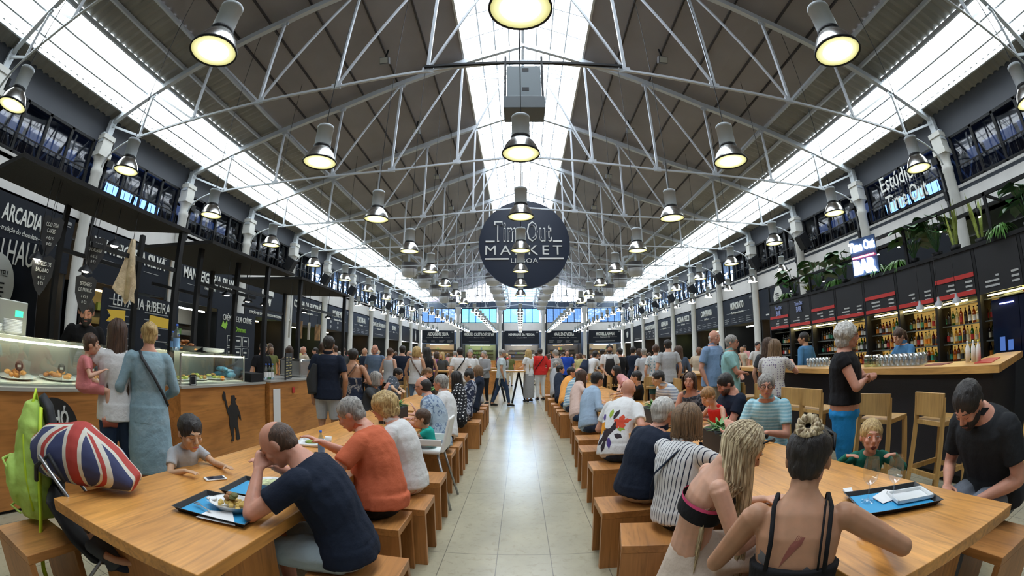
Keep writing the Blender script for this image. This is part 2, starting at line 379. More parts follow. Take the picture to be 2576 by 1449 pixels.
for i in range(5):
    a, c = XC+fx[i]+.4, XC+fx[i+1]-.4
    mb = MB(); mb.add([(a, YB+.1, 5.38), (c, YB+.1, 5.38), (c, YB+.1, 7.08), (a, YB+.1, 7.08)], [(0, 1, 2, 3)])
    wn = struct('window_%d' % nxt(), mb, GLB if i in (1, 2) else glass('far_glass', (.03, .06, .13), mixf=.1))
    fr = MB()
    for j in range(6): fr.box((a+(c-a)*j/5, YB+.05, 6.23), (.07, .08, 1.7))
    for z in (5.42, 7.04): fr.box(((a+c)/2, YB+.05, z), (c-a, .08, .08))
    fr.build('window_frame', BLACK, wn)
    # gable glazing above
    if 0 <= i <= 4:
        zt = [zroof(abs(a-XC))-.35, zroof(abs(c-XC))-.35]
        pts = [(a, 7.85), (c, 7.85), (c, zt[1]), (a, zt[0])]
        if i == 2: pts = [(a, 7.85), (c, 7.85), (c, zt[1]), (XC, 11.1), (a, zt[0])]
        if i == 1: pts = [(a, 7.85), (c, 7.85), (c, zt[1]), (a, zt[0])]
        mb = MB(); mb.add([(p, YB+.1, q) for p, q in pts], [tuple(range(len(pts)))])
        wn = struct('window_%d' % nxt(), mb, glass('gable_glass', (.92, .95, 1), mixf=.04) if i != 2 else glass('gable_blue', (.25, .6, 1), mixf=.04))
        fr = MB()
        for j in range(6):
            xx = a+(c-a)*j/5; fr.bb(xx-.03, xx+.03, YB, YB+.06, 7.85, max(7.9, zroof(abs(xx-XC))-.3))
        for z in (8.4, 9.0, 9.7): fr.bb(a, c, YB, YB+.05, z-.02, z+.02) if z < min(zt)+.3 else None
        fr.build('window_frame', P('far_frame', (.12, .15, .22), .5), wn)
for i, f in enumerate(fx[1:-1]):
    c = thing('column', 'pale column between chef stalls on the far wall, %s from left' % ['first', 'second', 'third', 'fourth'][i], 'column', (XC+f, YB-.2, 0), 0, 'columns on the far wall')
    MB().lathe([(.26, 0), (.22, .5), (.2, 6.2), (.34, 6.6), (.34, 7.2)], n=12).build('shaft', MATS['column_white'], c)
    MB().tube([(.34, 0, 0), (.34, 0, 7)], .07, 6).build('downpipe', BLACK, c)
struct('wall_back', MB().add([(XC-12.3, YB+.16, 7.85), (XC-7.6, YB+.16, 7.85), (XC-7.6, YB+.16, 8.9), (XC-12.3, YB+.16, 7.86)], [(0, 1, 2, 3)]), P('far_upper', (.28, .24, .3), .6))
struct('wall_front', MB().bb(XL-4.3, XR+4.3, YF-.2, YF, 0, 11.5), P('rear_wall', (.25, .24, .23), .7))
# ---------------------------------------------------------------- pendant lamps
m, t, b = nt('lamp_glass'); t.nodes.remove(b)
co = N(t, 'ShaderNodeTexCoord').outputs['Object']; ln = N(t, 'ShaderNodeVectorMath', operation='LENGTH'); t.links.new(co, ln.inputs[0])
em = N(t, 'ShaderNodeEmission'); t.links.new(ramp(t, ln.outputs['Value'], [(0, (1, 1, .8)), (.2, (1, .97, .6)), (.4, (.72, .68, .26))]), em.inputs[0])
t.links.new(ramp(t, ln.outputs['Value'], [(0, (1, 1, 1)), (.14, (.5, .5, .5)), (.28, (.08, .08, .08)), (.4, (.045, .045, .045))]), (mu := N(t, 'ShaderNodeMath', operation='MULTIPLY')).inputs[0]); mu.inputs[1].default_value = 14.0
t.links.new(mu.outputs[0], em.inputs[1]); t.links.new(em.outputs[0], t.nodes['Material Output'].inputs[0]); LGL = m
SMG = emis('small_lamp_glass', (1, .93, .72), 9.0)
def make_lamp(label, group, glassmat=LGL, cable=3.0):
    r = thing('pendant_lamp', label, 'pendant lamp', (0, 0, 0), 0, group)
    MB().lathe([(.4, .0), (.385, .06), (.35, .16), (.3, .25), (.25, .31), (.21, .36)], n=28).build('reflector', ALU, r)
    MB().lathe([(.39, .02), (.42, .015), (.42, -.02), (.395, -.02), (.39, .02)], n=28).build('rim', BLACK, r)
    MB().lathe([(.0001, .0), (.2, .0), (.395, 0)], n=28).build('lamp_glass', glassmat, r)
    MB().lathe([(.2, .35), (.215, .37), (.215, .42), (.2, .43)], n=24).build('collar', BLACK, r)
    MB().lathe([(.19, .42), (.2, .44), (.2, .88), (.21, .88), (.21, .95), (.19, .97), (.0001, .98)], n=24).build('housing', LGREY, r)
    o = MB().tube([(0, 0, 0), (0, 0, 1)], .012, 5).build('cable', BLACK, r); o.location = (0, 0, .96)
    return r
LF = .6   # the lamps hang about 4.1 m above the floor
rows = [(0, 1.55+4.2*LF, 3.9*LF, 'centre row', 0), (-4.64*LF, 1.55+4.18*LF, 3.75*LF, 'row left of centre', 0), (4.64*LF, 1.55+4.18*LF, 3.75*LF, 'row right of centre', 0), (-10.72*LF, 1.55+4.38*LF, 2.75*LF, 'outer left row', 0), (10.72*LF, 1.55+4.38*LF, 2.75*LF, 'outer right row', 0)]
L0 = None
for dx, z, y0, nm, _ in rows:
    for k in range(8 if abs(dx) < 4 else 10):
        lab = 'silver dome pendant lamp with grey housing, %s of the large %s' % (nth(k), nm)
        if dx == 0 and k > 6: continue
        loc = (XC*LF*(.2 if dx == 0 else 1)+dx, y0+BAY*LF*k, z)
        if L0 is None: L0 = make_lamp(lab, 'large pendant lamps'); L0.location = loc; L0.scale = (.97*LF,)*3
        else:
            o = dup(L0, lab, loc, 0, .97*LF)
def hang(o):
    x, y, z = o.location; s = o.scale[0]; a = abs(x-XC); zt = (ZU+.75*(1-a/1.9) if a < 1.9 else zroof(a))-.02
    for c in o.children:
        if c.name.startswith('cable'): c.scale = (1, 1, (zt-z-.96*s)/s)
# lower rows of small lamps over the far half of the hall
def zr(x): return zroof(abs(x-XC))
LS = None
lows = [(0, 24.2, 1.85, 12, 'middle low row'), (-2.65, 24.2, 1.85, 12, 'low row left of the middle'), (2.95, 24.2, 1.85, 12, 'low row right of the middle'),
        (-5.5, 24, 1.85, 12, 'low row over the left counters'), (5.8, 24, 1.85, 12, 'low row over the right counters'),
        (-8.6, 21.2, 2.2, 11, 'low row beside the left stalls'), (8.9, 12.2, 2.1, 15, 'low row beside the right stalls')]
for x, y0, dy, n_, nm in lows:
    for k in range(n_):
        if y0+dy*k > 46.5: continue
        lab = 'small dome lamp, %s of the %s' % (nth(k), nm)
        loc = (x, y0+dy*k, 4.1)
        if LS is None: LS = make_lamp(lab, 'small dome lamps', SMG, 5.0); LS.location = loc; LS.scale = (.52,)*3
        else: dup(LS, lab, loc, 0, .52)
for o in list(COL.objects):
    if o.name.startswith('pendant_lamp'): hang(o)
# round ventilation drums with bent ducts
def drum(label):
    r = thing('ventilation_drum', label, 'air vent', (0, 0, 0), 0, 'ventilation drums')
    MB().lathe([(.0001, .5), (.5, .5), (.52, .2), (.52, .1)], n=20).build('top_band', P('drum_dark', (.06, .055, .055), .6), r)
    MB().lathe([(.52, .1), (.5, -.02), (.5, -.12), (.46, -.14), (.42, -.3), (.3, -.36), (.0001, -.36)], n=20).build('diffuser', P('drum_grey', (.42, .42, .42), .5), r)
    MB().tube([(.5, 0, -.05), (.75, 0, -.05), (.8, 0, .1), (.8, 0, .7), (.7, 0, .85), (.25, 0, .9), (.1, 0, 1.05), (.1, 0, 2.2)], .075, 8).build('duct', STEEL, r); o = MB().tube([(0, 0, 0), (0, 0, 1)], .045, 6).build('hanger', STEEL, r); o.location = (0, 0, .5)
    return r
D0 = None
for s, x, nm in ((-1, -6.9, 'left'), (1, 7.2, 'right'), (-1, -1.95, 'inner left'), (1, 2.25, 'inner right')):
    for k in range(5):
        lab = 'round grey ventilation drum with bent duct, %s of the %s row' % (nth(k), nm)
        loc = (x, 25.2+BAY*k, 6.75 if abs(x) > 5 else 6.9)
        if abs(x) < 5: loc = (x, 29.5+4.0*k, 6.9)
        if D0 is None: D0 = drum(lab); D0.location = loc
        else: dup(D0, lab, loc, pi if s > 0 else 0)
for o in list(COL.objects):
    if o.name.startswith('ventilation_drum'):
        for c_ in o.children:
            if c_.name.startswith('hanger'): c_.scale = (1, 1, zroof(abs(o.location.x-XC))-o.location.z-.5)
# floodlights fixed to the roof slopes
F0 = None
for s in (-1, 1):
    for k in range(8):
        lab = 'small square floodlight on the %s roof slope, %s from the camera' % ('left' if s < 0 else 'right', nth(k))
        x = XC+s*(3.85); loc = (x, 9.0+4.1*k, zroof(3.85)-.62)
        if F0 is None:
            r = thing('floodlight', lab, 'floodlight', loc, 0, 'roof floodlights'); F0 = r
            MB().box((0, 0, 0), (.26, .16, .2), rx=.5).build('housing', P('flood_grey', (.12, .12, .12), .5), r)
            MB().box((0, -.1, -.06), (.22, .01, .16), rx=.5).build('lens', P('flood_lens', (.35, .35, .3), .2), r)
            MB().beam((0, 0, .08), (0, .1, .5), .04).build('bracket', BLACK, r)
        else: dup(F0, lab, loc)
# projection box hung on the nearest tie rod
r = thing('hoist_box', 'grey equipment box hung under the skylight in the second truss', 'equipment box', (.09, 6.45, 0))
MB().bb(-.31, .31, -.1, .25, 6.02, 6.76).build('box_body', P('box_grey', (.16, .2, .22), .5), r, .01)
MB().bb(-.36, .36, -.2, .3, 5.72, 5.98).build('lower_tray', P('tray_grey', (.09, .11, .12), .5), r, .01)
MB().bb(-.03, .09, -.105, -.1, 6.62, 6.7).build('vent_plate', BLACK, r); MB().bb(-.03, .09, -.105, -.1, 6.16, 6.24).build('vent_plate', BLACK, r)
for s in (-1, 1): MB().bb(s*.34-.02, s*.34+.02, -.05, .0, 5.9, 7.05).build('hanger', BLACK, r)
MB().beam((-1.9, 0, 6.92), (1.9, 0, 6.92), .05).build('hanging_pole', BLACK, r)
# the big round sign
DY = 17.95; r = thing('round_sign', 'huge round dark blue sign reading Time Out Market Lisboa', 'sign', (.19, DY, 1.55+.2717*17.95))
R_ = .111*17.95
MB().lathe([(.0001, -.1), (R_, -.1), (R_, .1), (.0001, .1)], n=72, smooth=False, axis=Matrix.Rotation(pi/2, 4, 'X')).build('disc', P('disc_blue', (.006, .012, .028), .4, spec=.3), r)
k = R_/580.0
def dpx(px, py): return ((px-873)*k, -.13, (722-py)*k)
for s_, x_, y_, w_, h_ in (('Tim', 632, 562, 290, 275), ('e', 838, 598, 118, 205), ('Out', 1064, 562, 318, 275)):
    text(s_, 1.9, INK, 'lettering', r, dpx(x_, y_), bold=.05, spacing=1.12, fit=(w_*k, h_*k))
    p_ = dpx(x_, y_); text(s_, 1.9, MATS['disc_blue'], 'letter_fill', r, (p_[0], p_[1]-.012, p_[2]), bold=0, spacing=1.16, fit=((w_-34)*k, (h_-34)*k))
text('MARKET', .72, INK, 'lettering', r, dpx(866, 807), bold=0, spacing=1.4, fit=(975*k, 120*k))
text('LISBOA', .42, INK, 'lettering', r, dpx(874, 945), bold=0, spacing=1.1, fit=(340*k, 62*k))
for a, c, yy in ((380, 495, 693), (1240, 1355, 690), (375, 680, 922), (1060, 1370, 918)):
    MB().bb((a-873)*k, (c-873)*k, -.14, -.1, (722-yy)*k-.035, (722-yy)*k+.035).build('underline', INK, r)
for s in (-1, 1): MB().tube([(s*.9, 0, 1.55), (s*.9, 0, ZU+.38-r.location.z)], .012, 5).build('hanging_cable', BLACK, r)
# ---------------------------------------------------------------- food stalls round the walls
WARM = [(1, .72, .3), (.95, 1, .35), (1, .85, .6), (1, .6, .25), (.9, .95, .85)]
def stall(where, x, y, rz, w, name, sub, idx, extra=None, ztop=4.42, zbot=2.95, tint=None, depth=2.3, counter=True, back=True):
    """local frame: the customer stands at -y looking to +y"""
    r = thing('food_stall', 'dark stall front %s, %s' % ('signed '+name if name else 'without a name', where), 'food stall', (x, y, 0), rz, 'stall fronts')
    h = w/2
    MB().bb(-h, h, -.06, .02, zbot, ztop).build('sign_board', SIGN, r)
    if name: text(name.upper(), .5, INK, 'lettering', r, (0, -.075, ztop-.42), bold=.012, fit=(min(w-.35, (.19 if where[0] != 'f' else .165)*len(name)), .4))
    if sub:
        text(sub, .17, INK, 'tagline', r, (0, -.075, ztop-.8), xs=.8)
        for s in (-1, 1): MB().bb(s*h*.55-.35, s*h*.55+.35, -.07, -.06, ztop-.81, ztop-.8).build('rule_line', INK, r)
    MB().bb(h-.34, h-.12, -.07, -.06, ztop-.2, ztop-.12).bb(h-.33, h-.13, -.07, -.06, ztop-.26, ztop-.23).build('corner_mark', P('ink_dim', (.25, .26, .26), .6), r)
    if extra:
        mb = MB(); rnd = random.Random(idx)
        if extra == 'menu':
            for i in range(4):
                for j in range(3):
                    cx = -h+.5+(w-1)*i/3; mb.bb(cx-.32, cx+.05+.25*rnd.random(), -.07, -.06, zbot+.12+.11*j, zbot+.15+.11*j)
        elif extra == 'icons':
            for i in range(3):
                for j in range(2):
                    cx = -h*.6+h*.6*i; zz = zbot+.2+.3*j
                    mb.add([(cx+.13*cos(q), -.066, zz+.09*sin(q)) for q in [2*pi*e/9*(1 if e % 2 else 1.0) for e in range(9)]], [tuple(range(9))])
        elif extra == 'line': mb.bb(-h*.6, h*.6, -.07, -.06, zbot+.2, zbot+.25)
        if mb.v: mb.build('menu_text', P('ink_dim', (.25, .26, .26), .6), r)
    tint = tint or WARM[idx % 5]
    if back:
        MB().bb(-h, h, depth-.06, depth, 0, 2.95).build('back_wall', P('stall_tile_%d' % (idx % 4), [(.35, .33, .3), (.1, .1, .1), (.4, .3, .18), (.3, .34, .2)][idx % 4], .5), r)
        mb = MB(); rnd = random.Random(idx+50)
        for z in (1.45, 1.85, 2.3): mb.bb(-h*.75, h*.75, depth-.35, depth-.06, z-.02, z)
        mb.build('shelf', BLACK, r)
        for j in range(9):
            cx = -h*.7+1.4*h*.7/.7*j/8*.7; z = rnd.choice((1.45, 1.85, 2.3)); hh = .12+.2*rnd.random()
            MB().bb(cx-.07, cx+.07, depth-.3, depth-.15, z, z+hh).build('goods', P('goods_%d' % rnd.randrange(6), [(.6, .5, .1), (.5, .1, .05), (.7, .7, .65), (.15, .3, .1), (.1, .15, .3), (.55, .35, .15)][rnd.randrange(6)], .5), r)
        MB().bb(-h*.6, h*.6, depth*.5-.05, depth*.5+.05, 2.83, 2.88).build('strip_light', emis('strip_%d' % (idx % 5), tint, 14), r)
        for s in (-1, 1): MB().bb(s*h-.06*(s > 0), s*h+.06*(s < 0), 0, depth, 0, 2.95).build('side_panel', DARKP, r)
    if counter: MB().bb(-h, h, -.1, .45, 1.0, 1.06).bb(-h, h, -.03, .4, 0, 1.0).build('counter', WCOUNT, r)
    return r
def pig(r, kind):
    if kind == 'pig': pts = [(-.45, .1), (-.5, .35), (-.42, .6), (-.2, .72), (.1, .62), (.3, .68), (.42, .5), (.55, .42), (.5, .2), (.35, .05), (.3, -.25), (.2, -.25), (.15, -.1), (-.1, -.1), (-.12, -.25), (-.25, -.25), (-.28, -.05)]
    elif kind == 'cone': pts = [(-.2, -.7), (.2, -.7), (.36, -.1), (.4, .15), (.3, .4), (.12, .62), (.0, .8), (-.08, .62), (-.28, .4), (-.4, .12), (-.36, -.1)]
    elif kind == 'bottle': pts = [(-.16, -.6), (.16, -.6), (.2, -.1), (.14, .15), (.06, .25), (.06, .5), (-.06, .5), (-.06, .25), (-.14, .15), (-.2, -.1)]
    else: pts = [(-.3, -.3), (.25, -.25), (.4, .1), (.2, .4), (-.1, .3), (-.45, .25), (-.4, 0)]
    mb = MB(); mb.prism(pts, (0, -.07, 3.78), (1, 0, 0), (0, 0, 1), .012); mb.build('emblem', INK, r)
    mb = MB()
    for i in range(5): mb.bb(-.2, .1, -.095, -.09, 3.6+.1*i, 3.64+.1*i)
    if kind in ('pig', 'cone'): mb.build('emblem_text', SIGN, r)
    MB().bb(-1.2, 1.2, -.07, -.06, 3.12, 3.19).bb(-.9, .9, -.07, -.06, 3.24, 3.3).build('notice_text', INK, r) if kind in ('cone',) else None
    if kind == 'pig': text('ATENÇÃO QUE O MEU PRATO FICOU NA COZINHA', .17, INK, 'notice_text', r, (0, -.075, 3.1), xs=.7)
LS_ = [(-1, 'ARCADIA', 'tradição do chocolate', None), (0, 'MANTEIGARIA SILVA', 'Desde 1890', None), (1, 'MANTEIGARIA SILVA', 'Desde 1890', None), (2, None, None, 'pig'), (3, 'COZINHA DA FELICIDADE', 'Petiscos e companhia', None), (4, 'MONTE MAR', 'Restaurante de peixe', 'icons'),
       (5, 'TARTAR-IA', 'Restaurante', 'menu'), (6, 'CAFÉ DE SÃO BENTO', 'Os melhores bifes', 'line'), (7, 'SEA ME', 'Peixaria', None), (8, None, None, 'x'), (9, None, None, 'bottle')]
for k, nm, sub, ex in LS_:
    w = BAY-.62; where = 'left wall, %s bay' % nth(k+1)
    y = Y0+BAY*k+BAY/2; lo = 3.3 if k < 2 else 2.95
    r = stall(where, XL+.05, y, pi/2, w, nm, sub, k+3, ex if ex in ('menu', 'icons', 'line') else None)
    if ex in ('pig', 'bottle'): pig(r, ex)
    
RS_ = [(0, None, None, None), (1, None, None, None), (2, None, None, 'cone'), (3, 'HONORATO', 'Hambúrgueres Artesanais', 'menu'), (4, 'CONFRARIA', 'Sushi House', 'menu'), (5, 'PIZZA A PEZZI', 'Tutti al taglio', 'menu'), (6, 'ASIAN LAB', 'Pan Asian kitchen', 'line'),
       (7, 'O PREGO DA PEIXARIA', 'Restaurante', 'icons'), (8, None, None, 'line'), (9, None, None, 'map')]
for k, nm, sub, ex in RS_:
    where = 'right wall, %s bay' % nth(k+1)
    r = stall(where, XR-.05, Y0+BAY*k+BAY/2, -pi/2, BAY-.62, nm, sub, k+11, ex if ex in ('menu', 'icons', 'line') else None)
    if ex in ('cone', 'map'): pig(r, ex)
for i, (nm, ex) in enumerate([('ALEXANDRE SILVA', 'menu'), ('MIGUEL CASTRO E SILVA', 'line'), ('HENRIQUE SÁ PESSOA', None), ('MARLENE VIEIRA', 'menu'), ('MIGUEL LAFFAN', 'line')]):
    stall('far wall', XC+(fx[i]+fx[i+1])/2, YB, 0, fx[i+1]-fx[i]-.9, nm, 'Restaurante do Chef', 30+i, ex, ztop=4.48, zbot=3.0, tint=[(1, .9, .6), (.95, 1, .3), (1, 1, .8), (1, .9, .7), (1, .8, .5)][i])
# wall speakers on the columns
K0 = None
for s in (-1, 1):
    for k in range(1, 8):
        if s < 0 and k in (1,): continue
        lab = 'black angled loudspeaker by the %s column of the %s wall' % (nth(k), 'left' if s < 0 else 'right')
        loc = ((XL if s < 0 else XR)-s*.45, Y0+BAY*(k+1)-.75, 5.75)
        if K0 is None:
            r = thing('wall_speaker', lab, 'loudspeaker', loc, 0, 'wall loudspeakers'); K0 = r
            MB().box((0, 0, 0), (.4, .42, .62), ry=.5).build('cabinet', BLACK, r, .02); MB().box((.19, 0, -.1), (.02, .36, .54), ry=.5).build('grille', DARKP, r)
            MB().beam((-.3, 0, .2), (-.45, 0, .3), .05).build('bracket', BLACK, r)
        else: dup(K0, lab, loc, 0 if s < 0 else pi)
# ================================================================ FURNITURE
def table(label, x0, x1, y0, y1):
    r = thing('communal_table', label, 'table', ((x0+x1)/2, (y0+y1)/2, 0), 0, 'long communal tables')
    w, l = x1-x0, y1-y0
    MB().bb(-w/2, w/2, -l/2, l/2, .69, .75).build('tabletop', WTABLE, r, .004)
    for s in (-1, 1): MB().bb(-w/2+.06, w/2-.06, s*(l/2-.42)-.2, s*(l/2-.42)+.2, 0, .69).build('leg', WBENCHV, r)
    return r
TX = [(-2.12, -1.07), (1.09, 2.12)]
for (x0, x1), side, ys in ((TX[0], 'left', [(1.02, 3.36), (3.38, 5.75), (5.95, 8.2), (8.25, 10.2)]), (TX[1], 'right', [(.86, 3.08), (3.1, 5.35), (5.6, 7.9), (7.95, 10.2), (10.4, 12.6)])):
    for i, (a, c) in enumerate(ys): table('long orange-brown wooden communal table, %s on the %s side of the aisle' % (nth(i), side), x0, x1, a, c)
def make_stool():
    r = thing('bench_stool', '', 'stool', (0, 0, 0), 0, 'wooden bench stools')
    MB().bb(-.22, .22, -.18, .18, .4, .45).build('seat', WBENCH, r, .003)
    for s in (-1, 1): MB().bb(-.22, .22, s*.18-(.04 if s > 0 else 0), s*.18+(0 if s > 0 else .04), 0, .4).build('leg', WBENCHV, r)
    return r
ST = None
def stool(x, y, lab, rz=0):
    global ST
    if ST is None: ST = make_stool(); ST.location = (x, y, 0); ST.rotation_euler = (0, 0, rz); ST['label'] = lab; return ST
    return dup(ST, lab, (x, y, 0), rz)
for i, (x, y) in enumerate([(-.8, 1.88), (-.96, 2.6), (-.88, 3.0), (-.9, 3.68), (-.97, 4.74), (-.95, 5.17), (-.96, 5.78), (-.89, 7.12), (-.95, 8.4), (-.94, 9.0), (-.94, 9.6)]):
    stool(x, y, 'open-ended wooden stool on the left edge of the aisle, %s from the camera' % nth(i))
for i, (x, y, a) in enumerate([(1.0, 1.62, 0), (.82, 2.36, -.2), (.78, 2.96, 0), (.91, 4.11, 0), (.92, 4.92, 0), (.97, 5.6, 0), (1.02, 6.38, 0), (1.09, 7.2, 0), (.96, 8.05, 0), (.95, 8.6, 0), (.95, 9.2, 0), (.93, 9.8, 0), (.93, 10.9, 0), (.92, 12.0, 0)]):
    stool(x, y, 'open-ended wooden stool on the right edge of the aisle, %s from the camera' % nth(i), a)
for i, y in enumerate([1.0, 2.1, 2.9, 4.3, 6.0, 7.2, 8.2]): stool(-2.45, y, 'open-ended wooden stool on the counter side of the left tables, %s from the camera' % nth(i))
for i, y in enumerate([1.05, 1.9, 2.9, 3.9, 4.6, 5.3, 6.3, 7.3, 8.6]): stool(2.42, y, 'open-ended wooden stool on the bar side of the right tables, %s from the camera' % nth(i))
# ---------------------------------------------------------------- left counters
CX = -3.95
GCASE = glass('case_glass', (.9, .94, .92), mixf=.1, rough=.02)
def counter(label, y0, y1, x=CX, z=1.0, d=.75):
    r = thing('serving_counter', label, 'counter', (x, (y0+y1)/2, 0), 0, 'serving counters'); l = (y1-y0)/2
    MB().bb(-d, 0, -l, l, 0.03, z).build('body', WCOUNT, r)
    MB().bb(-d-.02, .02, -l, l, z, z+.03).build('worktop', P('worktop', (.35, .34, .31), .3), r)
    MB().bb(-d, -.03, -l+.02, l-.02, 0, .03).build('plinth', BLACK, r)
    return r
c1 = counter('long wooden counter with round black sign, left of the two standing women', -1.2, 3.2)
c2 = counter('wooden counter with black figure silhouette behind the small boy', 3.85, 5.78)
c3 = counter('wooden counter with hanging papers and a black top behind the man in grey shorts', 5.84, 8.6, x=-3.9, z=1.02)
for q in (c1,): q['category'] = 'counter'
# round sign
c, y0 = c1, 1.0
MB().lathe([(.0001, 0), (.29, 0), (.29, .025), (.0001, .025)], c=(.005, 2.0-y0, .66), n=40, smooth=False, axis=Matrix.Rotation(pi/2, 4, 'Y')).build('round_plaque', P('plaque', (.015, .015, .015), .5), c1)
text('OLHÓ', .2, INK, 'lettering', c1, (.035, 2.0-y0, .76), (pi/2, 0, pi/2), xs=.6, bold=.004)
text('BACALHAU', .19, INK, 'lettering', c1, (.035, 2.0-y0, .56), (pi/2, 0, pi/2), xs=.6, bold=.004)
# black silhouette of a figure raising one arm
fig = [(-.1, -.42), (-.02, -.42), (.0, -.2), (.04, -.2), (.07, -.42), (.16, -.41), (.11, -.1), (.13, .02), (.17, -.06), (.22, -.1), (.2, -.0), (.12, .16), (.07, .2), (.06, .25), (.1, .28), (.05, .3), (.04, .34), (-.05, .34), (-.06, .26), (-.05, .21), (-.14, .14), (-.2, .3), (-.21, .38), (-.25, .42), (-.29, .36), (-.28, .28), (-.23, .26), (-.17, .08), (-.11, -.02), (-.12, -.14), (-.06, -.36)]
MB().prism([(a*.85, b*.85) for a, b in fig], (.004, 4.93-4.815, .58), (0, 1, 0), (0, 0, 1), .006).build('silhouette', P('silhouette', (.012, .01, .01), .6), c2)
def bx(name, lab, cat, c, d, mat, group=None, rz=0, bevel=.003):
    o = MB().box((0, 0, 0), d).build(name, mat, None, bevel); o.location = c; o.rotation_euler = (0, 0, rz); return tag(o, lab, cat, group)
def display(label, ya, yb, x0=-4.68, x1=-4.02, z=1.03, top=1.42):
    r = thing('display_case', label, 'display case', ((x0+x1)/2, (ya+yb)/2, z), 0); w = (x1-x0)/2; l = (yb-ya)/2; h = top-z
    mb = MB(); mb.bb(w-.006, w, -l, l, 0, h).bb(-w, w, -l, -l+.006, 0, h).bb(-w, w, l-.006, l, 0, h); mb.build('glass_panel', GCASE, r)
    MB().bb(-w, w+.01, -l, l, h, h+.015).build('glass_top', GCASE, r)
    MB().bb(-w, w, -l, l, 0, .02).build('lit_base', P('case_base', (.75, .76, .68), .3), r)
    mb = MB(); [mb.bb(w-.012, w+.004, s*l-.01, s*l+.01, 0, h) for s in (-1, 1)]; mb.bb(-w, -w+.02, -l, l, 0, h); mb.build('frame', P('case_frame', (.4, .42, .4), .3, .8), r)
    MB().bb(w-.05, w-.02, -l+.03, l-.03, h-.03, h-.012).build('strip_light', emis('case_light', (1, .92, .66), 16), r)
    MB().bb(-w+.03, w-.02, -l+.02, l-.02, .022, .028).build('tray_liner', P('liner', (.8, .8, .72), .4), r)
    return r
display('lit glass display case of fried pastries at far left', .2, 2.95)
display('glass display case of salads and sandwiches behind the boy', 3.92, 5.3)
PL = P('porcelain', (.8, .82, .82), .18)
def plate(x, y, z, r_, lab, mat=PL, cat='plate', grp='plates on the counters'):
    o = MB().lathe([(.0001, .0), (r_*.6, 0), (r_, .022), (r_, .028), (r_*.6, .008), (.0001, .008)], n=24).build('plate', mat); o.location = (x, y, z); return tag(o, lab, cat, grp)
def heap(name, lab, cat, x, y, z, n, mats, sx, sy, sz, size, seed, grp=None):
    """pile of individual food lumps: each its own object"""
    rnd = random.Random(seed); out = []
    for i in range(n):
        a = rnd.random()*2*pi; q = rnd.random()**.6; zz = size*.6+sz*(1-q)*rnd.random()
        mb = MB(); M = Matrix.Rotation(rnd.random()*3, 3, 'Z') @ Matrix.Rotation(rnd.random()-.5, 3, 'X')
        mb.ell((0, 0, 0), (size*(1.2+rnd.random()*.5), size*.8, size*.6), M, 9, 6)
        o = mb.build(name, mats[i % len(mats)]); o.location = (x+cos(a)*q*sx, y+sin(a)*q*sy, z+zz); tag(o, lab, cat, grp); out.append(o)
FRY = [P('fried_a', (.55, .24, .06), .5, bump=.4), P('fried_b', (.62, .3, .08), .5, bump=.4), P('fried_c', (.4, .16, .05), .5, bump=.4)]
SAL = [P('salad_a', (.25, .35, .06), .5), P('salad_b', (.5, .5, .15), .5), P('salad_c', (.4, .22, .07), .5)]
for i, y in enumerate([.75, 1.25, 1.75, 2.3, 2.75]):
    plate(-4.33, y, 1.06, .24, 'white platter of fried cod pastries in the far left case, %s from the camera' % nth(i))
    heap('pastry', 'fried cod pastry piled on the %s platter in the left case' % nth(i), 'pastry', -4.33, y, 1.08, 9, FRY, .17, .17, .04, .035, i, 'pastries in the left case')
for i, y in enumerate([4.15, 4.5, 4.9]):
    plate(-4.3, y, 1.06, .19, 'white platter of salad food in the middle case, %s from the camera' % nth(i))
    heap('salad_piece', 'piece of salad or sandwich on the %s platter of the middle case' % nth(i), 'food', -4.3, y, 1.08, 12, SAL, .14, .14, .05, .03, 20+i, 'food in the middle case')
heap('snack_bag', 'small blue paper bag in the middle glass case', 'paper bag', -4.3, 5.15, 1.09, 7, [P('blue_bag', (.08, .25, .4), .5, vary=.5, vscale=12)], .16, .12, .12, .06, 40, 'blue snack bags')
o = MB().ell((0, 0, 0), .035).build('orange', P('orange_peel', (.8, .25, .02), .5)); o.location = (-4.15, 4.93, 1.09); tag(o, 'single orange in the front of the middle case', 'fruit')
# bowl of pastries, bottles, plates on the middle case
o = MB().lathe([(.0001, 0), (.16, 0), (.27, .07), (.28, .075), (.16, .012), (.0001, .012)], n=28).build('serving_bowl', P('black_bowl', (.02, .02, .02), .3)); o.location = (-4.36, 4.3, 1.437); tag(o, 'wide black bowl heaped with fried pastries on the middle case', 'bowl')
heap('pastry', 'golden fried pastry heaped in the wide black bowl', 'pastry', -4.36, 4.3, 1.46, 34, FRY, .2, .2, .12, .036, 77, 'pastries in the black bowl')
PET = glass('pet_plastic', (.75, .86, .92), mixf=.16, rough=.1); BLUEC = P('blue_cap', (.02, .1, .5), .4)
def bottle(x, y, z, h, lab, mat=PET, capm=BLUEC, labelm=None, grp=None, name='bottle', r_=None, cat='bottle'):
    q = h; r_ = r_ or h*.13
    r = thing(name, lab, cat, (x, y, z), 0, grp)
    MB().lathe([(.0001, 0), (r_, 0), (r_, q*.62), (r_*.8, q*.72), (r_*.34, q*.84), (r_*.34, q*.94)], n=14).build('body', mat, r)
    MB().lathe([(r_*.4, q*.92), (r_*.4, q), (.0001, q)], n=12).build('cap', capm, r)
    if labelm: MB().lathe([(r_*1.02, q*.15), (r_*1.02, q*.48)], n=14).build('label', labelm, r)
    return r
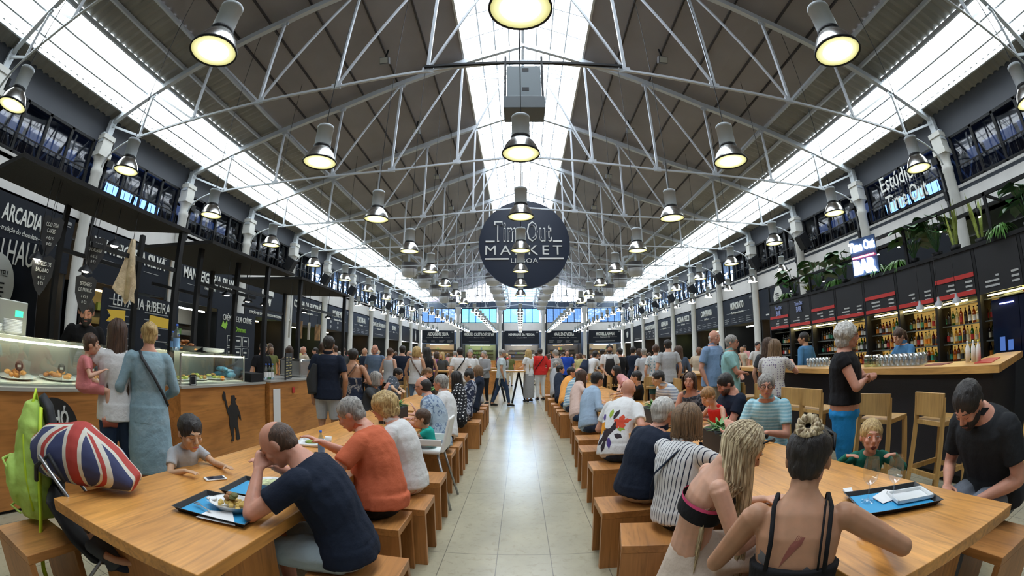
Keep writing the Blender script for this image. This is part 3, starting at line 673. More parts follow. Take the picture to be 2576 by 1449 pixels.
for i, (y, h) in enumerate([(3.98, .33), (4.08, .2), (4.02, .24)]): bottle(-4.18-.06*i, y, 1.437, h, 'clear water bottle on the middle case, %s in the cluster' % nth(i), labelm=P('blue_label', (.15, .3, .55), .5), grp='water bottles on the case')
for i in range(4): plate(-4.4, 5.0, 1.437+.012*i, .17, 'round plate in the low stack on the middle case', grp='plates stacked on the middle case')
for i in range(9): plate(-4.45, 1.75, 1.437+.013*i, .11, 'white saucer in the stack at far left', grp='saucers stacked on the left case')
for i in range(5): plate(-4.45, 1.5, 1.437+.013*i, .12, 'white dish in the stack at far left edge', grp='dishes stacked on the left case')
r = thing('cash_register', 'steel cash machine with small green display at far left', 'cash register', (-5.0, 1.75, 0))
MB().bb(-.25, .25, -.3, .3, 0, 1.75).build('body', P('brushed_steel', (.4, .42, .38), .35, .6), r, .01); MB().bb(.251, .256, .14, .24, 1.6, 1.66).build('display', emis('green_led', (.05, .9, .3), 2), r)
# small menu easels in the counter cases
for i, (y, x) in enumerate([(4.1, -4.0)]):
    r = thing('price_card', 'small black framed price card in front of the middle case', 'sign', (x+.03, y, 1.03)); MB().bb(0, .01, -.06, .06, 0, .13).build('card', BLACK, r)
    mb = MB(); mb.bb(.011, .013, -.05, .05, .115, .12).bb(.011, .013, -.05, .05, .01, .015).bb(.011, .013, -.05, -.045, .01, .12).bb(.011, .013, .045, .05, .01, .12); mb.build('border', INK, r)
for i, y in enumerate([.9, 1.35, 1.7, 2.2, 2.6]):
    r = thing('price_tag', 'round black price tag on a pick in the left case, %s from the camera' % nth(i), 'sign', (-4.1, y, 1.06), 0, 'price tags in the left case')
    MB().lathe([(.0001, 0), (.045, 0), (.045, .006), (.0001, .006)], c=(0, 0, .13), n=18, axis=Matrix.Rotation(pi/2, 4, 'Y')).build('disc', BLACK, r); MB().tube([(0, 0, 0), (0, 0, .09)], .003, 5).build('pick', BLACK, r)
    MB().bb(.007, .009, -.02, .02, .12, .14).build('price_text', INK, r)
# third counter dressing
r = thing('menu_board', 'open two-panel price board standing on the third counter', 'menu board', (-3.98, 6.55, 1.05), .35)
for s in (-1, 1):
    MB().bb(0, .02, s*.15-.14, s*.15+.14, 0, .45).build('panel', BLACK, r)
    mb = MB(); [mb.bb(.021, .024, s*.15-.11, s*.15+(.02 if i % 2 else .1), .05+.045*i, .065+.045*i) for i in range(8)]; mb.build('menu_text', P('gold_ink', (.5, .42, .15), .5), r)
bx('espresso_machine', 'chrome coffee machine on the third counter', 'coffee machine', (-4.3, 7.6, 1.22), (.5, .9, .34), P('chrome', (.6, .6, .6), .2, 1), None, 0, .04)
bx('card_terminal', 'black till block at the near end of the third counter', 'till', (-4.15, 5.6, 1.1), (.35, .35, .13), BLACK)
for i, (y, z) in enumerate([(6.05, .8)]): bx('notice_sheet', 'long white paper notice taped to the third counter', 'notice', (-3.892, 6.05, .6), (.006, .22, .62), P('paper', (.7, .7, .68), .7))
bx('sticker', 'small red and white round sticker on the third counter', 'sticker', (-3.892, 6.6, .86), (.006, .08, .1), RED)
for i in range(3): bottle(-4.05, 5.95+.1*i, 1.05, .26, 'bottle beside the till on the third counter, %s' % nth(i), mat=[PET, glass('green_glass', (.1, .4, .15)), PET][i], grp='bottles by the till', labelm=WHITE)
# kiosks: posts, rails, canopies
def kiosk(lab, x0, x1, y0, y1, z, posts, tail=True):
    r = thing('kiosk_canopy', lab, 'canopy', (x1, y0, 0), 0, 'black kiosk canopies')
    MB().add([(0, 0, z), (0, y1-y0, z), (x0-x1, (y1-y0)*.86, z), (x0-x1, -.05, z), (0, 0, z+.05), (0, y1-y0, z+.05), (x0-x1, (y1-y0)*.86, z+.05), (x0-x1, -.05, z+.05)], [(0, 3, 2, 1), (4, 5, 6, 7), (0, 1, 5, 4), (1, 2, 6, 5), (2, 3, 7, 6), (3, 0, 4, 7)]).build('roof_panel', P('canopy_black', (.006, .006, .0065), .9, bump=.3, bscale=90), r)
    for px, py, zb in posts: MB().bb(px-x1-.035, px-x1+.035, py-y0-.035, py-y0+.035, zb, z).build('post', BLACK, r)
    mb = MB(); xs = sorted(set(p[0] for p in posts))
    for px in xs: mb.bb(px-x1-.02, px-x1+.02, posts[0][1]-y0, posts[-1][1]-y0, 2.42, 2.47)
    mb.build('rail', BLACK, r)
    return r
kiosk('large black flat canopy over the pastry counter at upper left', -5.25, -4.3, 1.45, 4.15, 2.96, [(-5.2, 2.6, 0), (-4.36, 4.05, 1.03), (-5.2, 4.0, 0)])
kiosk('black flat canopy over the middle counter', -6.1, -4.3, 4.65, 7.15, 2.96, [(-4.75, 4.9, 0), (-4.75, 5.9, 0), (-4.36, 6.3, 1.05), (-5.9, 6.5, 0)])
kiosk('black flat canopy over the third counter', -6.1, -4.3, 7.45, 10.0, 2.96, [(-4.4, 7.6, 1.05), (-4.4, 9.9, 0), (-5.9, 9.4, 0)])
# hanging shield signs
CHK = P('shield_black', (.015, .015, .017), .6)
for i, (y, z, a, b_, c_) in enumerate([(2.05, 2.4, 'COD FISH', 'CAKES', 'beside the left post'), (2.68, 2.36, 'PASTÉIS DE', 'BACALHAU', 'in front of the round lamp'), (2.02, 2.02, 'PASTELES DE', 'BACALAO', 'lowest at left'), (2.62, 1.93, 'BEIGNETS', 'DE MORUE', 'above the bearded barman')]):
    r = thing('shield_sign', 'black shield price sign reading %s %s' % (a, b_), 'sign', (-4.4, y, z), pi/2-.5, 'hanging shield signs')
    MB().prism([(-.13, .16), (-.07, .19), (0, .165), (.07, .19), (.13, .16), (.12, .0), (.05, -.13), (0, -.2), (-.06, -.14), (-.12, 0)], (0, 0, 0), (1, 0, 0), (0, 0, 1), .012).build('shield', CHK, r)
    text(a, .055, INK, 'lettering', r, (0, -.01, .1), xs=.6); text(b_, .055, INK, 'lettering', r, (0, -.01, .04), xs=.6)
    text('4 €1.5', .04, INK, 'price_text', r, (0, -.01, -.03), xs=.8); text('8 €3', .04, INK, 'price_text', r, (0, -.01, -.085), xs=.8)
    MB().tube([(0, 0, .17), (0, 0, 2.98-z)], .003, 4).build('string', BLACK, r)
r = thing('dried_cod', 'whole dried salt cod hanging from the kiosk canopy', 'dried fish', (-4.35, 3.2, 2.26), pi/2-.4)
mb = MB(); pr = [(-.03, .38), (.03, .38), (.05, .2), (.09, .0), (.12, -.15), (.1, -.22), (.12, -.33), (.05, -.3), (.0, -.36), (-.05, -.27), (-.12, -.25), (-.19, -.2), (-.12, -.02), (-.07, .15)]
mb.prism(pr, (0, .02, 0), (1, 0, 0), (0, 0, 1), .04); mb.tube([(0, -.02, .38), (.02, -.03, .1), (0, -.02, -.3)], [.02, .05, .03], 8)
mb.build('body', P('salt_cod', (.5, .4, .26), .75, bump=.8, bscale=25, vary=.3, vscale=9), r); MB().tube([(0, 0, .37), (0, 0, .7)], .004, 4).build('string', BLACK, r)
def spotlamp(lab, x, y, z, rim=.1, top=2.95, mat='kiosk_bulb', col=(1, .95, .8), es=14):
    r = thing('kiosk_lamp', lab, 'lamp', (x, y, z), 0, 'small black kiosk lamps')
    MB().lathe([(rim, 0), (rim*.8, rim*.4), (rim*.3, rim*.75), (.015, rim*.9)], n=18).build('shade', BLACK, r); MB().ell((0, 0, rim*.18), (rim*.55, rim*.55, rim*.25), None, 12, 6).build('bulb', emis(mat, col, es), r)
    MB().tube([(0, 0, rim*.8), (0, 0, top-z)], .005, 4).build('cord', BLACK, r)
for i, (x, y, z) in enumerate([(-4.4, 1.93, 2.14), (-4.4, 2.59, 2.15), (-4.4, 2.95, 2.5), (-4.4, 5.24, 2.3), (-4.5, 5.95, 2.3), (-4.6, 6.6, 2.32), (-4.5, 8.0, 2.35), (-4.5, 9.2, 2.35)]):
    spotlamp('small black lamp hung under the kiosk canopies, %s from the camera' % nth(i), x, y, z, .09 if i != 2 else .1)
for i in range(4):
    r = thing('clipboard_menu', 'clipboard menu hanging from the third kiosk, %s from the camera' % nth(i), 'menu', (-4.55, 7.5+.42*i, 2.0), .7+.3*(i % 2), 'hanging clipboards')
    MB().bb(-.005, .005, -.12, .12, -.2, .16).build('sheet', [P('paper', (.7, .7, .68), .7), P('menu_photo', (.5, .3, .15), .6, vary=.6, vscale=8)][i % 2], r); MB().tube([(0, 0, .16), (0, 0, .95)], .004, 4).build('string', BLACK, r); MB().bb(-.012, .012, -.05, .05, .12, .17).build('clip', ALU, r)
# dark backdrop boards behind the counters
def board(lab, x, y, rz, w, z0, z1, lines, col=INK, name='menu_board', logo=None):
    r = thing(name, lab, 'menu board', (x, y, 0), rz); MB().bb(-w/2, w/2, 0, .05, z0, z1).build('panel', SIGN, r)
    rnd = random.Random(int(x*10+y*7))
    mb = MB(); hh = z1-z0
    for j in range(lines):
        z = z1-.25-(hh-.35)*j/max(1, lines)
        for cx in ([-w*.42, w*.03] if w > 1.2 else [-w*.4]): mb.bb(cx, cx+w*(.22+.12*rnd.random()), -.006, 0, z-.018, z+.012)
        mb.bb(w*.4, w*.44, -.006, 0, z-.018, z+.012)
    mb.build('menu_text', P('ink_dim', (.25, .26, .26), .6), r); return r
r = board('tall black menu board with yellow ribbon banner behind the barman', XL+1.05, 8.6, pi/2, 3.2, 0, 2.75, 12)
text('LEITARIA RIBEIRA', .4, INK, 'lettering', r, (0, -.02, 2.5), fit=(2.4, .3))
MB().prism([(-1.4, 2.2), (-1.25, 2.05), (-1.4, 1.9), (-.7, 1.95), (-.7, 2.25)], (0, -.01, 0), (1, 0, 0), (0, 0, 1), .01).build('banner', P('banner_yellow', (.65, .42, .03), .5), r)
MB().prism([(1.4, 2.2), (1.25, 2.05), (1.4, 1.9), (.3, 1.95), (.3, 2.25)], (0, -.01, 0), (1, 0, 0), (0, 0, 1), .01).build('banner', MATS['banner_yellow'], r)
r = board('dark menu board reading CRÈME DE LA CRÈME with a green leaf', XL+1.0, 13.6, pi/2, 2.5, 0, 2.85, 0)
text('CRÈME DE LA CRÈME', .36, INK, 'lettering', r, (0, -.02, 2.62), fit=(1.9, .26)); MB().prism([(-.2, 0), (-.12, .22), (0, .08), (.1, .25), (.16, .1), (.05, -.1)], (-.8, -.01, 2.25), (1, 0, 0), (0, 0, 1), .01).build('leaf_mark', P('leaf_green', (.25, .5, .04), .5), r)
text('Ommm', .3, MATS['leaf_green'], 'lettering', r, (.2, -.02, 2.2), xs=.8)
for i in range(3):
    for j in range(2): 
        cx, z = -.6+.5*i, 1.55-.45*j; mb = MB(); mb.bb(cx, cx+.42, -.01, 0, z, z+.015).bb(cx, cx+.42, -.01, 0, z+.38, z+.395).bb(cx, cx+.015, -.01, 0, z, z+.39).bb(cx+.405, cx+.42, -.01, 0, z, z+.39).bb(cx+.1, cx+.3, -.01, 0, z+.2, z+.26); mb.build('price_square', INK, r)
r = thing('speech_bubble_sign', 'white speech bubble sign reading OLHÓ PASTEL on dark wall', 'sign', (-5.9, 1.95, 1.95), pi/2-.65)
MB().prism([(.32*cos(a), .36*sin(a)) for a in [2*pi*i/28 for i in range(21)]]+[(-.02, -.36), (-.2, -.52), (-.06, -.35)][:2]+[(.32*cos(a), .36*sin(a)) for a in [2*pi*i/28 for i in range(22, 28)]], (0, 0, 0), (1, 0, 0), (0, 0, 1), .02).build('bubble', P('bubble_white', (.55, .58, .56), .6), r)
text('OLHÓ PASTEL!', .1, BLACK, 'lettering', r, (0, -.02, .12), xs=.65)
mb = MB(); [mb.bb(-.18+.02*(i % 2), .18-.02*(i % 2), -.03, -.02, -.0-.05*i, .018-.05*i) for i in range(5)]; mb.build('small_text', BLACK, r)
r = thing('dark_partition', 'dark kiosk back panel holding the speech bubble sign', 'panel', (-6.0, 1.9, 0), pi/2-.65); MB().bb(-1.0, .75, .08, .12, 0, 2.5).build('panel', SIGN, r)
text('BACALHAU', .42, INK, 'lettering', r, (.1, .06, 2.33-.0), xs=.5)
# ---------------------------------------------------------------- bar on the right
bf = [(4.08, 1.95), (4.2, 4.1), (4.3, 5.6), (4.45, 7.9)]
r = thing('bar_counter', 'long bar with pale wooden top and black ribbed front at right', 'bar', (0, 0, 0))
top = [(5.7, 2.34), (4.08, 1.95), (4.2, 4.1), (4.3, 5.6), (4.45, 8.2), (5.05, 8.2), (4.95, 5.6), (4.85, 4.1), (4.75, 2.6), (5.7, 2.75)]
def poly(pts, z0, z1, mb=None): return (mb or MB()).prism(pts, (0, 0, z0), (1, 0, 0), (0, 1, 0), z1-z0)
poly(list(reversed(top)), 1.13, 1.2).build('bar_top', WBAR, r)
ins = [(5.7, 2.46), (4.24, 2.1), (4.36, 4.1), (4.46, 5.6), (4.6, 8.1), (4.95, 8.1), (4.8, 5.6), (4.7, 4.1), (4.6, 2.6), (5.7, 2.7)]
poly(list(reversed(ins)), .1, 1.13).build('front_panel', P('bar_front', (.008, .006, .009), .55, bump=.2, bscale=150), r)
poly(list(reversed([(a+.06, b_+.02) for a, b_ in ins])), 0, .1).build('plinth', BLACK, r)
text('BAR', .3, INK, 'lettering', r, (4.44, 4.55, .72), (pi/2, 0, -pi/2), xs=.7, bold=.006)
def bar_stool():
    r = thing('bar_stool', '', 'bar stool', (0, 0, 0), 0, 'pale wooden bar stools')
    MB().bb(-.2, .2, -.2, .2, .74, .785).build('seat', WPINE, r, .004)
    for sx in (-1, 1):
        for sy in (-1, 1):
            b_ = sx*.21; MB().beam((sx*.225, sy*.215, 0), (sx*.18, sy*.18, .99 if sx < 0 else .76), .045).build('leg', WPINE, r)
    MB().bb(-.21, -.18, -.2, .2, .82, 1.03).build('backrest', WPINE, r, .004)
    for sy in (-1, 1): MB().bb(-.2, .2, sy*.2-.015, sy*.2+.015, .3, .345).build('rung', WPINE, r)
    for sx in (-1, 1): MB().bb(sx*.205-.015, sx*.205+.015, -.2, .2, .28, .32).build('rung', WPINE, r)
    return r
BS = bar_stool(); BS.location = (3.75, 2.45, 0); BS.rotation_euler = (0, 0, -.15); BS['label'] = 'pale wooden bar stool with low back behind the bearded man'
for (x, y, a), lab in zip([(3.55, 3.1, .2), (3.62, 4.2, 0), (3.6, 4.62, .1), (3.7, 5.5, 0), (3.7, 6.3, .1), (4.35, 1.45, .9)], ['pale bar stool right of the woman in blue trousers', 'pale bar stool left of the woman in blue trousers', 'pale bar stool directly behind the woman in blue trousers', 'pale bar stool under the woman in the dotted blouse', 'pale bar stool under the woman with long dark hair', 'pale bar stool cut by the right edge']):
    dup(BS, lab, (x, y, 0), a)
# back bar
r = thing('back_bar', 'black shelved back bar with menu panels above the bottles', 'back bar', (7.0, 0, 0)); BY0, BY1 = .8, 10.4
MB().bb(0, .6, BY0, BY1, 0, 1.0).build('base_cabinet', BLACK, r); MB().bb(.5, .6, BY0, BY1, 1.0, 2.3).build('mirror_back', P('bar_mirror', (.05, .06, .05), .15, .7), r)
MB().bb(-.05, .6, BY0, BY1, 2.74, 2.8).build('top_shelf', BLACK, r)
for z in (1.02, 1.32, 1.62, 1.95): MB().bb(.12, .5, BY0, BY1, z-.02, z).build('shelf', P('shelf_glass', (.12, .13, .12), .2), r)
n_ = 10; dy = (BY1-BY0)/n_
for i in range(n_+1): MB().bb(-.02, .55, BY0+dy*i-.03, BY0+dy*i+.03, 1.0, 2.75).build('upright', BLACK, r)
for i in range(n_):
    ya = BY0+dy*i+.04; yb = ya+dy-.08
    MB().bb(-.02, .02, ya, yb, 2.02 if i > 1 else 2.25, 2.74).build('menu_panel', P('menu_black', (.006, .0065, .009), .55), r)
    mb = MB(); rnd = random.Random(i); zb = 2.1 if i > 1 else 2.3
    for j in range(3): mb.bb(-.03, -.02, ya+.45, ya+.5+.25*rnd.random(), zb+.07*j, zb+.03+.07*j).bb(-.03, -.02, ya+.05, ya+.2, zb+.07*j, zb+.03+.07*j)
    mb.build('menu_text', P('ink_mid', (.45, .46, .45), .6), r)
    if i > 2:
        for zz in ((2.05, 2.32) if i % 2 else (2.05,)): MB().bb(-.035, -.02, ya, yb, zz, zz+.07).build('red_bar', RED, r)
    if i in (8, 9): text('BAR', .2, P('bar_blue_ink', (.35, .42, .7), .5), 'lettering', r, (-.04, (ya+yb)/2, 2.45), (pi/2, 0, -pi/2), xs=.6); text('Time Out', .14, MATS['bar_blue_ink'], 'lettering', r, (-.04, (ya+yb)/2, 2.6), (pi/2, 0, -pi/2), xs=.6)
for i, y in enumerate([2.35, 5.2, 8.3]): MB().bb(.1, .14, y-1.2, y+1.2, 1.98, 2.0).build('shelf_light', emis('shelf_light', (1, .8, .35), 30), r)
# upper frame of the back bar
mb = MB(); mb.bb(-.05, 0, BY0, 6.6, 3.44, 3.5).bb(.7, .75, BY0, 6.6, 3.44, 3.5).bb(-.05, 0, 6.6, BY1, 3.2, 3.25)
for y in (6.6, 5.2, 3.2, 1.2): mb.bb(-.05, 0, y-.03, y+.03, 2.8, 3.5).bb(-.05, .75, y-.02, y+.02, 3.44, 3.48)
for y in (8.4, BY1-.05): mb.bb(-.05, 0, y-.02, y+.02, 2.8, 3.22)
fr_ = thing('plant_frame', 'black open steel frame above the plants on the back bar', 'frame', (7.0, 0, 0)); mb.build('beams', BLACK, fr_)
MB().bb(.47, .49, 3.5, 8.2, 1.02, 1.98).build('backlight', emis('amber_backlight', (1, .62, .16), .28), r)
bcol = [glass('b_amber', (.5, .22, .03), mixf=.12), glass('b_clear', (.75, .8, .78), mixf=.15), glass('b_green', (.08, .3, .08), mixf=.12), glass('b_gold', (.65, .5, .12), mixf=.12), P('b_dark', (.04, .02, .02), .1), glass('b_brown', (.3, .1, .03), mixf=.12)]
lcol = [WHITE, P('l_gold', (.6, .42, .12), .5), P('l_black', (.03, .03, .03), .5), RED, P('l_cream', (.65, .58, .4), .5), P('l_orange', (.8, .25, .02), .5), P('l_green', (.05, .3, .18), .5)]
protoB = []
rnd = random.Random(4)
nb = 0
for zi, z in enumerate([1.02, 1.32, 1.62, 1.95]):
    nper = [104, 100, 96, 26][zi]; y1_ = BY1 if zi < 3 else 3.0
    for j in range(nper):
        y = BY0+.15+(y1_-BY0-.3)*(j+.2*rnd.random())/nper
        if abs((y-BY0) % dy-0) < .06: y += .08
        if zi < 3 and y < 3.4: continue
        if j % 2 == 0 or zi == 3: 
            pass
        h = .23+.06*rnd.random() if zi != 3 else .3+.06*rnd.random()
        ci, li = rnd.randrange(6), rnd.randrange(7); key = (ci, li)
        lab = 'liquor bottle on the %s shelf of the lit back bar' % ['bottom', 'second', 'third', 'top'][zi]
        pr = next((p for p in protoB if p[0] == key), None)
        if pr is None:
            o = bottle(7.27, y, z, .28, lab, bcol[ci], BLACK, lcol[li], 'bottles on the %s back bar shelf' % ['bottom', 'second', 'third', 'top'][zi]); protoB.append((key, o))
        else: o = dup(pr[1], lab, (7.27, y, z), 0, None, 'bottles on the %s back bar shelf' % ['bottom', 'second', 'third', 'top'][zi])
        o.scale = (1, 1, h/.28); nb += 1
for i, y in enumerate([1.35, 2.0, 2.6, 3.15]):
    q = thing('bottle_fridge', 'glass-door drinks fridge glowing blue, %s from the camera' % nth(i), 'fridge', (6.96, y, 0), 0, 'blue-lit fridges')
    MB().bb(0, .04, -.27, .27, 1.05, 1.9).build('door', P('fridge_blue', (.005, .008, .025), .12), q); MB().bb(-.02, 0, -.18, .1, 1.82, 1.835).build('light_strip', emis('fridge_led', (.25, .3, 1), 12), q)
    MB().bb(-.01, 0, -.12, -.02, 1.15, 1.3).bb(-.01, 0, .04, .14, 1.15, 1.35).build('bottles_inside', emis('fridge_glow', (.12, .25, .7), .5), q)
# neon sign
r = thing('neon_sign', 'glowing neon Time Out Bar sign above the back bar', 'neon sign', (6.85, 6.3, 3.2), -pi/2+.25)
NEO = emis('neon_white', (.6, .75, 1), 5); MB().bb(-.33, .33, .02, .06, -.38, .38).build('backplate', P('neon_back', (.02, .05, .12), .3), r)
text('Time Out', .26, NEO, 'lettering', r, (0, -.03, .2), xs=.62, bold=.012); text('BAR', .34, NEO, 'lettering', r, (0, -.03, -.22), xs=.85, bold=.03); MB().bb(-.28, .28, -.03, -.01, -.02, .01).build('red_tube', emis('neon_red', (1, .08, .1), 10), r)
MB().tube([(0, .04, -.38), (0, .04, -.44)], .01, 5).tube([(0, .04, .38), (0, .04, .4)], .01, 5).build('support', BLACK, r)
# plants on the back bar
LEAF = P('leaf_dark', (.035, .12, .03), .45, vary=.4, vscale=6); LEAF2 = P('leaf_mid', (.1, .25, .05), .45, vary=.4, vscale=6); SNK = P('snake_leaf', (.3, .38, .08), .4, vary=.4, vscale=20)
def blade(mb, p, d, l, w, droop, th=.5):
    p = Vector(p); d = Vector(d).normalized(); s = d.cross(Vector((0, 0, 1))); s = s.normalized() if s.length > .05 else Vector((1, 0, 0)); vs = []
    for i in range(5):
        f = i/4; c = p+d*l*f-Vector((0, 0, droop*l*f*f)); ww = w*sin(pi*min(1, .12+f*.88))**.7*(1 if f < 1 else 0.05)
        vs += [c-s*ww, c+Vector((0, 0, -ww*.3)), c+s*ww]
    n0 = len(mb.v); mb.add(vs, [(i*3+j, i*3+j+1, i*3+j+4, i*3+j+3) for i in range(4) for j in range(2)], True)
def plant(x, y, z, kind, lab, seed, sc=1.0, grp='plants along the top of the back bar'):
    rnd = random.Random(seed); r = thing('potted_plant', lab, 'plant', (x, y, z), 0, grp)
    MB().lathe([(.0001, 0), (.09, 0), (.12, .1), (.1, .1), (.0001, .08)], n=12).build('pot', BLACK, r)
    mb = MB(); n = {'snake': 12, 'broad': 17, 'fern': 80, 'grass': 90, 'spiky': 22}[kind]
    for i in range(n):
        a = rnd.random()*2*pi
        if kind == 'snake': blade(mb, (.05*cos(a), .05*sin(a), .08), (.18*cos(a), .18*sin(a), 1), (.35+.2*rnd.random())*sc, .028, 0)
        elif kind == 'broad':
            e = .6+.5*rnd.random(); h = (.15+.3*rnd.random())*sc; q = (cos(a)*.12*sc, sin(a)*.12*sc, .1+h); mb.tube([(0, 0, .08), q], .008, 5, False); blade(mb, q, (cos(a), sin(a), .3), .26*sc, .11*sc, .6)
        elif kind == 'fern': blade(mb, (0, 0, .1), (cos(a), sin(a), .5+.8*rnd.random()), (.22+.15*rnd.random())*sc, .022, .9)
        elif kind == 'grass': blade(mb, (.05*cos(a), .05*sin(a), .08), (cos(a)*.7, sin(a)*.7, 1), (.12+.15*rnd.random())*sc, .012, .4)
        else: blade(mb, (0, 0, .08), (cos(a), sin(a), .4+.9*rnd.random()), (.16+.08*rnd.random())*sc, .014, .3)
    mb.build('foliage', {'snake': SNK, 'broad': LEAF, 'fern': LEAF2, 'grass': P('leaf_lime', (.35, .5, .08), .5, vary=.3, vscale=8), 'spiky': LEAF2}[kind], r)
    return r

seq = ['broad', 'fern', 'grass', 'broad', 'fern', 'snake', 'snake', 'broad', 'broad', 'fern', 'fern', 'grass', 'broad', 'fern', 'broad', 'grass', 'broad', 'fern']
for i, kd in enumerate(seq):
    y = 1.0+.52*i
    plant(7.15+.12*(i % 2), y, 2.8, kd, {'broad': 'broad-leaved dark plant', 'fern': 'drooping green fern', 'grass': 'low lime-green tuft', 'snake': 'upright yellow-edged snake plant', 'spiky': ''}[kd]+' on the back bar, %s of the row' % nth(i) if i < 16 else {'broad': 'broad-leaved dark plant', 'fern': 'drooping green fern'}[kd]+' at the far end of the back bar', 100+i, 1.5)
for i, y in enumerate([2.2, 3.4, 4.3, 5.4, 6.0, 7.9, 9.3]):
    r = thing('track_spot', 'small black spotlight clipped to the back bar frame, %s from the camera' % nth(i), 'spotlight', (6.97, y, 3.3 if y < 6.6 else 3.1), 0, 'spotlights over the plants')
    MB().tube([(0, 0, 0), (.03, 0, -.12)], .035, 10).build('body', BLACK, r); MB().ell((.033, 0, -.13), (.028, .028, .01), None, 8, 5).build('bulb', emis('spot_bulb', (1, 1, .9), 20), r); MB().tube([(0, 0, 0), (0, 0, .16)], .01, 5).build('clip', BLACK, r)
for i, y in enumerate([4.05, 4.45, 4.9]):
    r = thing('bar_pendant', 'small grey bell pendant over the back bar, %s from the camera' % nth(i), 'lamp', (6.8, y, 1.95), 0, 'bell pendants at the bar')
    MB().lathe([(.09, 0), (.08, .06), (.03, .1), (.02, .16)], n=16).build('shade', P('bell_grey', (.4, .42, .45), .4), r); MB().ell((0, 0, .0), (.04, .04, .03), None, 10, 6).build('bulb', emis('warm_bulb', (1, .75, .3), 18), r); MB().tube([(0, 0, .15), (0, 0, .8), (.2, 0, .8)], .005, 4).build('cord', BLACK, r)
# things on the bar top
GL = glass('tumbler', (.82, .86, .88), mixf=.2, rough=.05)
def tumbler(): 
    r = MB().lathe([(.0001, .004), (.03, .004), (.037, .14), (.034, .14), (.028, .012), (.0001, .012)], n=14).build('tumbler', GL); return r
t0 = tumbler(); t0.location = (4.55, 3.3, 1.2); tag(t0, 'clear tumbler in the cluster on the bar top', 'glass', 'tumblers on the bar top')
for i in range(27):
    o = t0.copy(); COL.objects.link(o); o.location = (4.45+.09*(i % 3), 3.3+.085*(i//3), 1.2); 
for i in range(12):
    o = t0.copy(); COL.objects.link(o); o.location = (4.6+.08*(i % 2), 5.3+.085*(i//2), 1.2); o['label'] = 'clear tumbler on the bar before the bartender in blue'; o['group'] = 'tumblers before the bartender'
for i, y in enumerate([3.95, 4.12]):
    r = thing('glass_jar', 'round glass jar with lid on the bar, %s' % ['nearer', 'farther'][i], 'jar', (4.5, y+.1, 1.2), 0, 'jars on the bar'); MB().lathe([(.0001, 0), (.06, 0), (.065, .1), (.05, .13)], n=16).build('jar_body', glass('jar_green', (.6, .7, .5), mixf=.15), r); MB().lathe([(.055, .13), (.055, .15), (.0001, .15)], n=16).build('lid', ALU, r)
for i, y in enumerate([2.45, 2.52, 2.6]): bottle(4.55, y, 1.2, .22, 'small white sauce bottle on the bar near its corner, %s' % nth(i), WHITE, [P('ycap', (.7, .6, .05), .5), WHITE, WHITE][i], None, 'sauce bottles on the bar')
poly([(4.3, 2.15), (4.9, 2.32), (4.9, 2.52), (4.35, 2.4)][::-1], 1.2, 1.207).build('bar_mat', RED); bpy.data.objects['bar_mat']['label'] = 'red rubber mat on the bar at its corner'; bpy.data.objects['bar_mat']['category'] = 'bar mat'
o = poly([(4.35, 2.85), (4.6, 2.85), (4.62, 3.15), (4.4, 3.15)][::-1], 1.2, 1.206).build('bar_mat', P('mat_dark', (.2, .03, .04), .6)); tag(o, 'dark red mat beside the tumblers on the bar', 'bar mat')
# ---------------------------------------------------------------- trays, dishes, things on the tables
TB = P('tray_black', (.018, .02, .022), .35); PBL = P('placemat_blue', (.03, .33, .62), .55)
def tray(x, y, rz, lab, w=.42, d=.31):
    r = thing('serving_tray', lab, 'tray', (x, y, .75), rz, 'black serving trays')
    MB().bb(-w/2+.02, w/2-.02, -d/2+.02, d/2-.02, 0, .008).build('base', TB, r)
    mb = MB(); i_ = [(-w/2+.02, -d/2+.02), (w/2-.02, -d/2+.02), (w/2-.02, d/2-.02), (-w/2+.02, d/2-.02)]; o_ = [(-w/2, -d/2), (w/2, -d/2), (w/2, d/2), (-w/2, d/2)]
    vs = [(a, b_, .002) for a, b_ in i_]+[(a, b_, .028) for a, b_ in o_]+[(a*1.03, b_*1.03, .028) for a, b_ in o_]; mb.add(vs, [(j, (j+1) % 4, 4+(j+1) % 4, 4+j) for j in range(4)]+[(4+j, 4+(j+1) % 4, 8+(j+1) % 4, 8+j) for j in range(4)]); mb.build('rim', TB, r)
    MB().bb(-w/2+.025, w/2-.025, -d/2+.025, d/2-.025, .0085, .0095).build('paper_mat', PBL, r)
    text('Time Out', .03, P('mat_print', (.5, .7, .85), .6), 'print', r, (-.11, .07, .0102), (0, 0, 0), xs=.7, depth=.0002); text('MARKET', .02, MATS['mat_print'], 'print', r, (-.11, .05, .0102), (0, 0, 0), xs=.9, depth=.0002)
    return r
tray(-1.39, 1.6, .1, 'black tray with blue paper mat holding the potato dish'); tray(-1.38, 1.97, .12, 'black tray with blue mat in front of the man in the navy T-shirt')
tray(1.77, 1.42, -.42, 'black tray with wine glasses and white dish by the toddler', .44, .33)
r = thing('gratin_dish', 'white eared oval dish of fish and potato chunks', 'dish', (-1.35, 1.63, .76), .15)
MB().lathe([(.0001, 0), (.07, 0), (.105, .04), (.112, .042), (.1, .036), (.066, .008), (.0001, .008)], n=30, axis=Matrix.Diagonal((1.15, .9, 1, 1))).build('bowl', PL, r)
for s in (-1, 1): MB().ell((s*.125, 0, .037), (.03, .03, .006), None, 12, 6).build('handle', PL, r)
rnd = random.Random(9); POT = P('potato', (.62, .42, .1), .5, bump=.2); GRN = P('greens', (.12, .12, .03), .6)
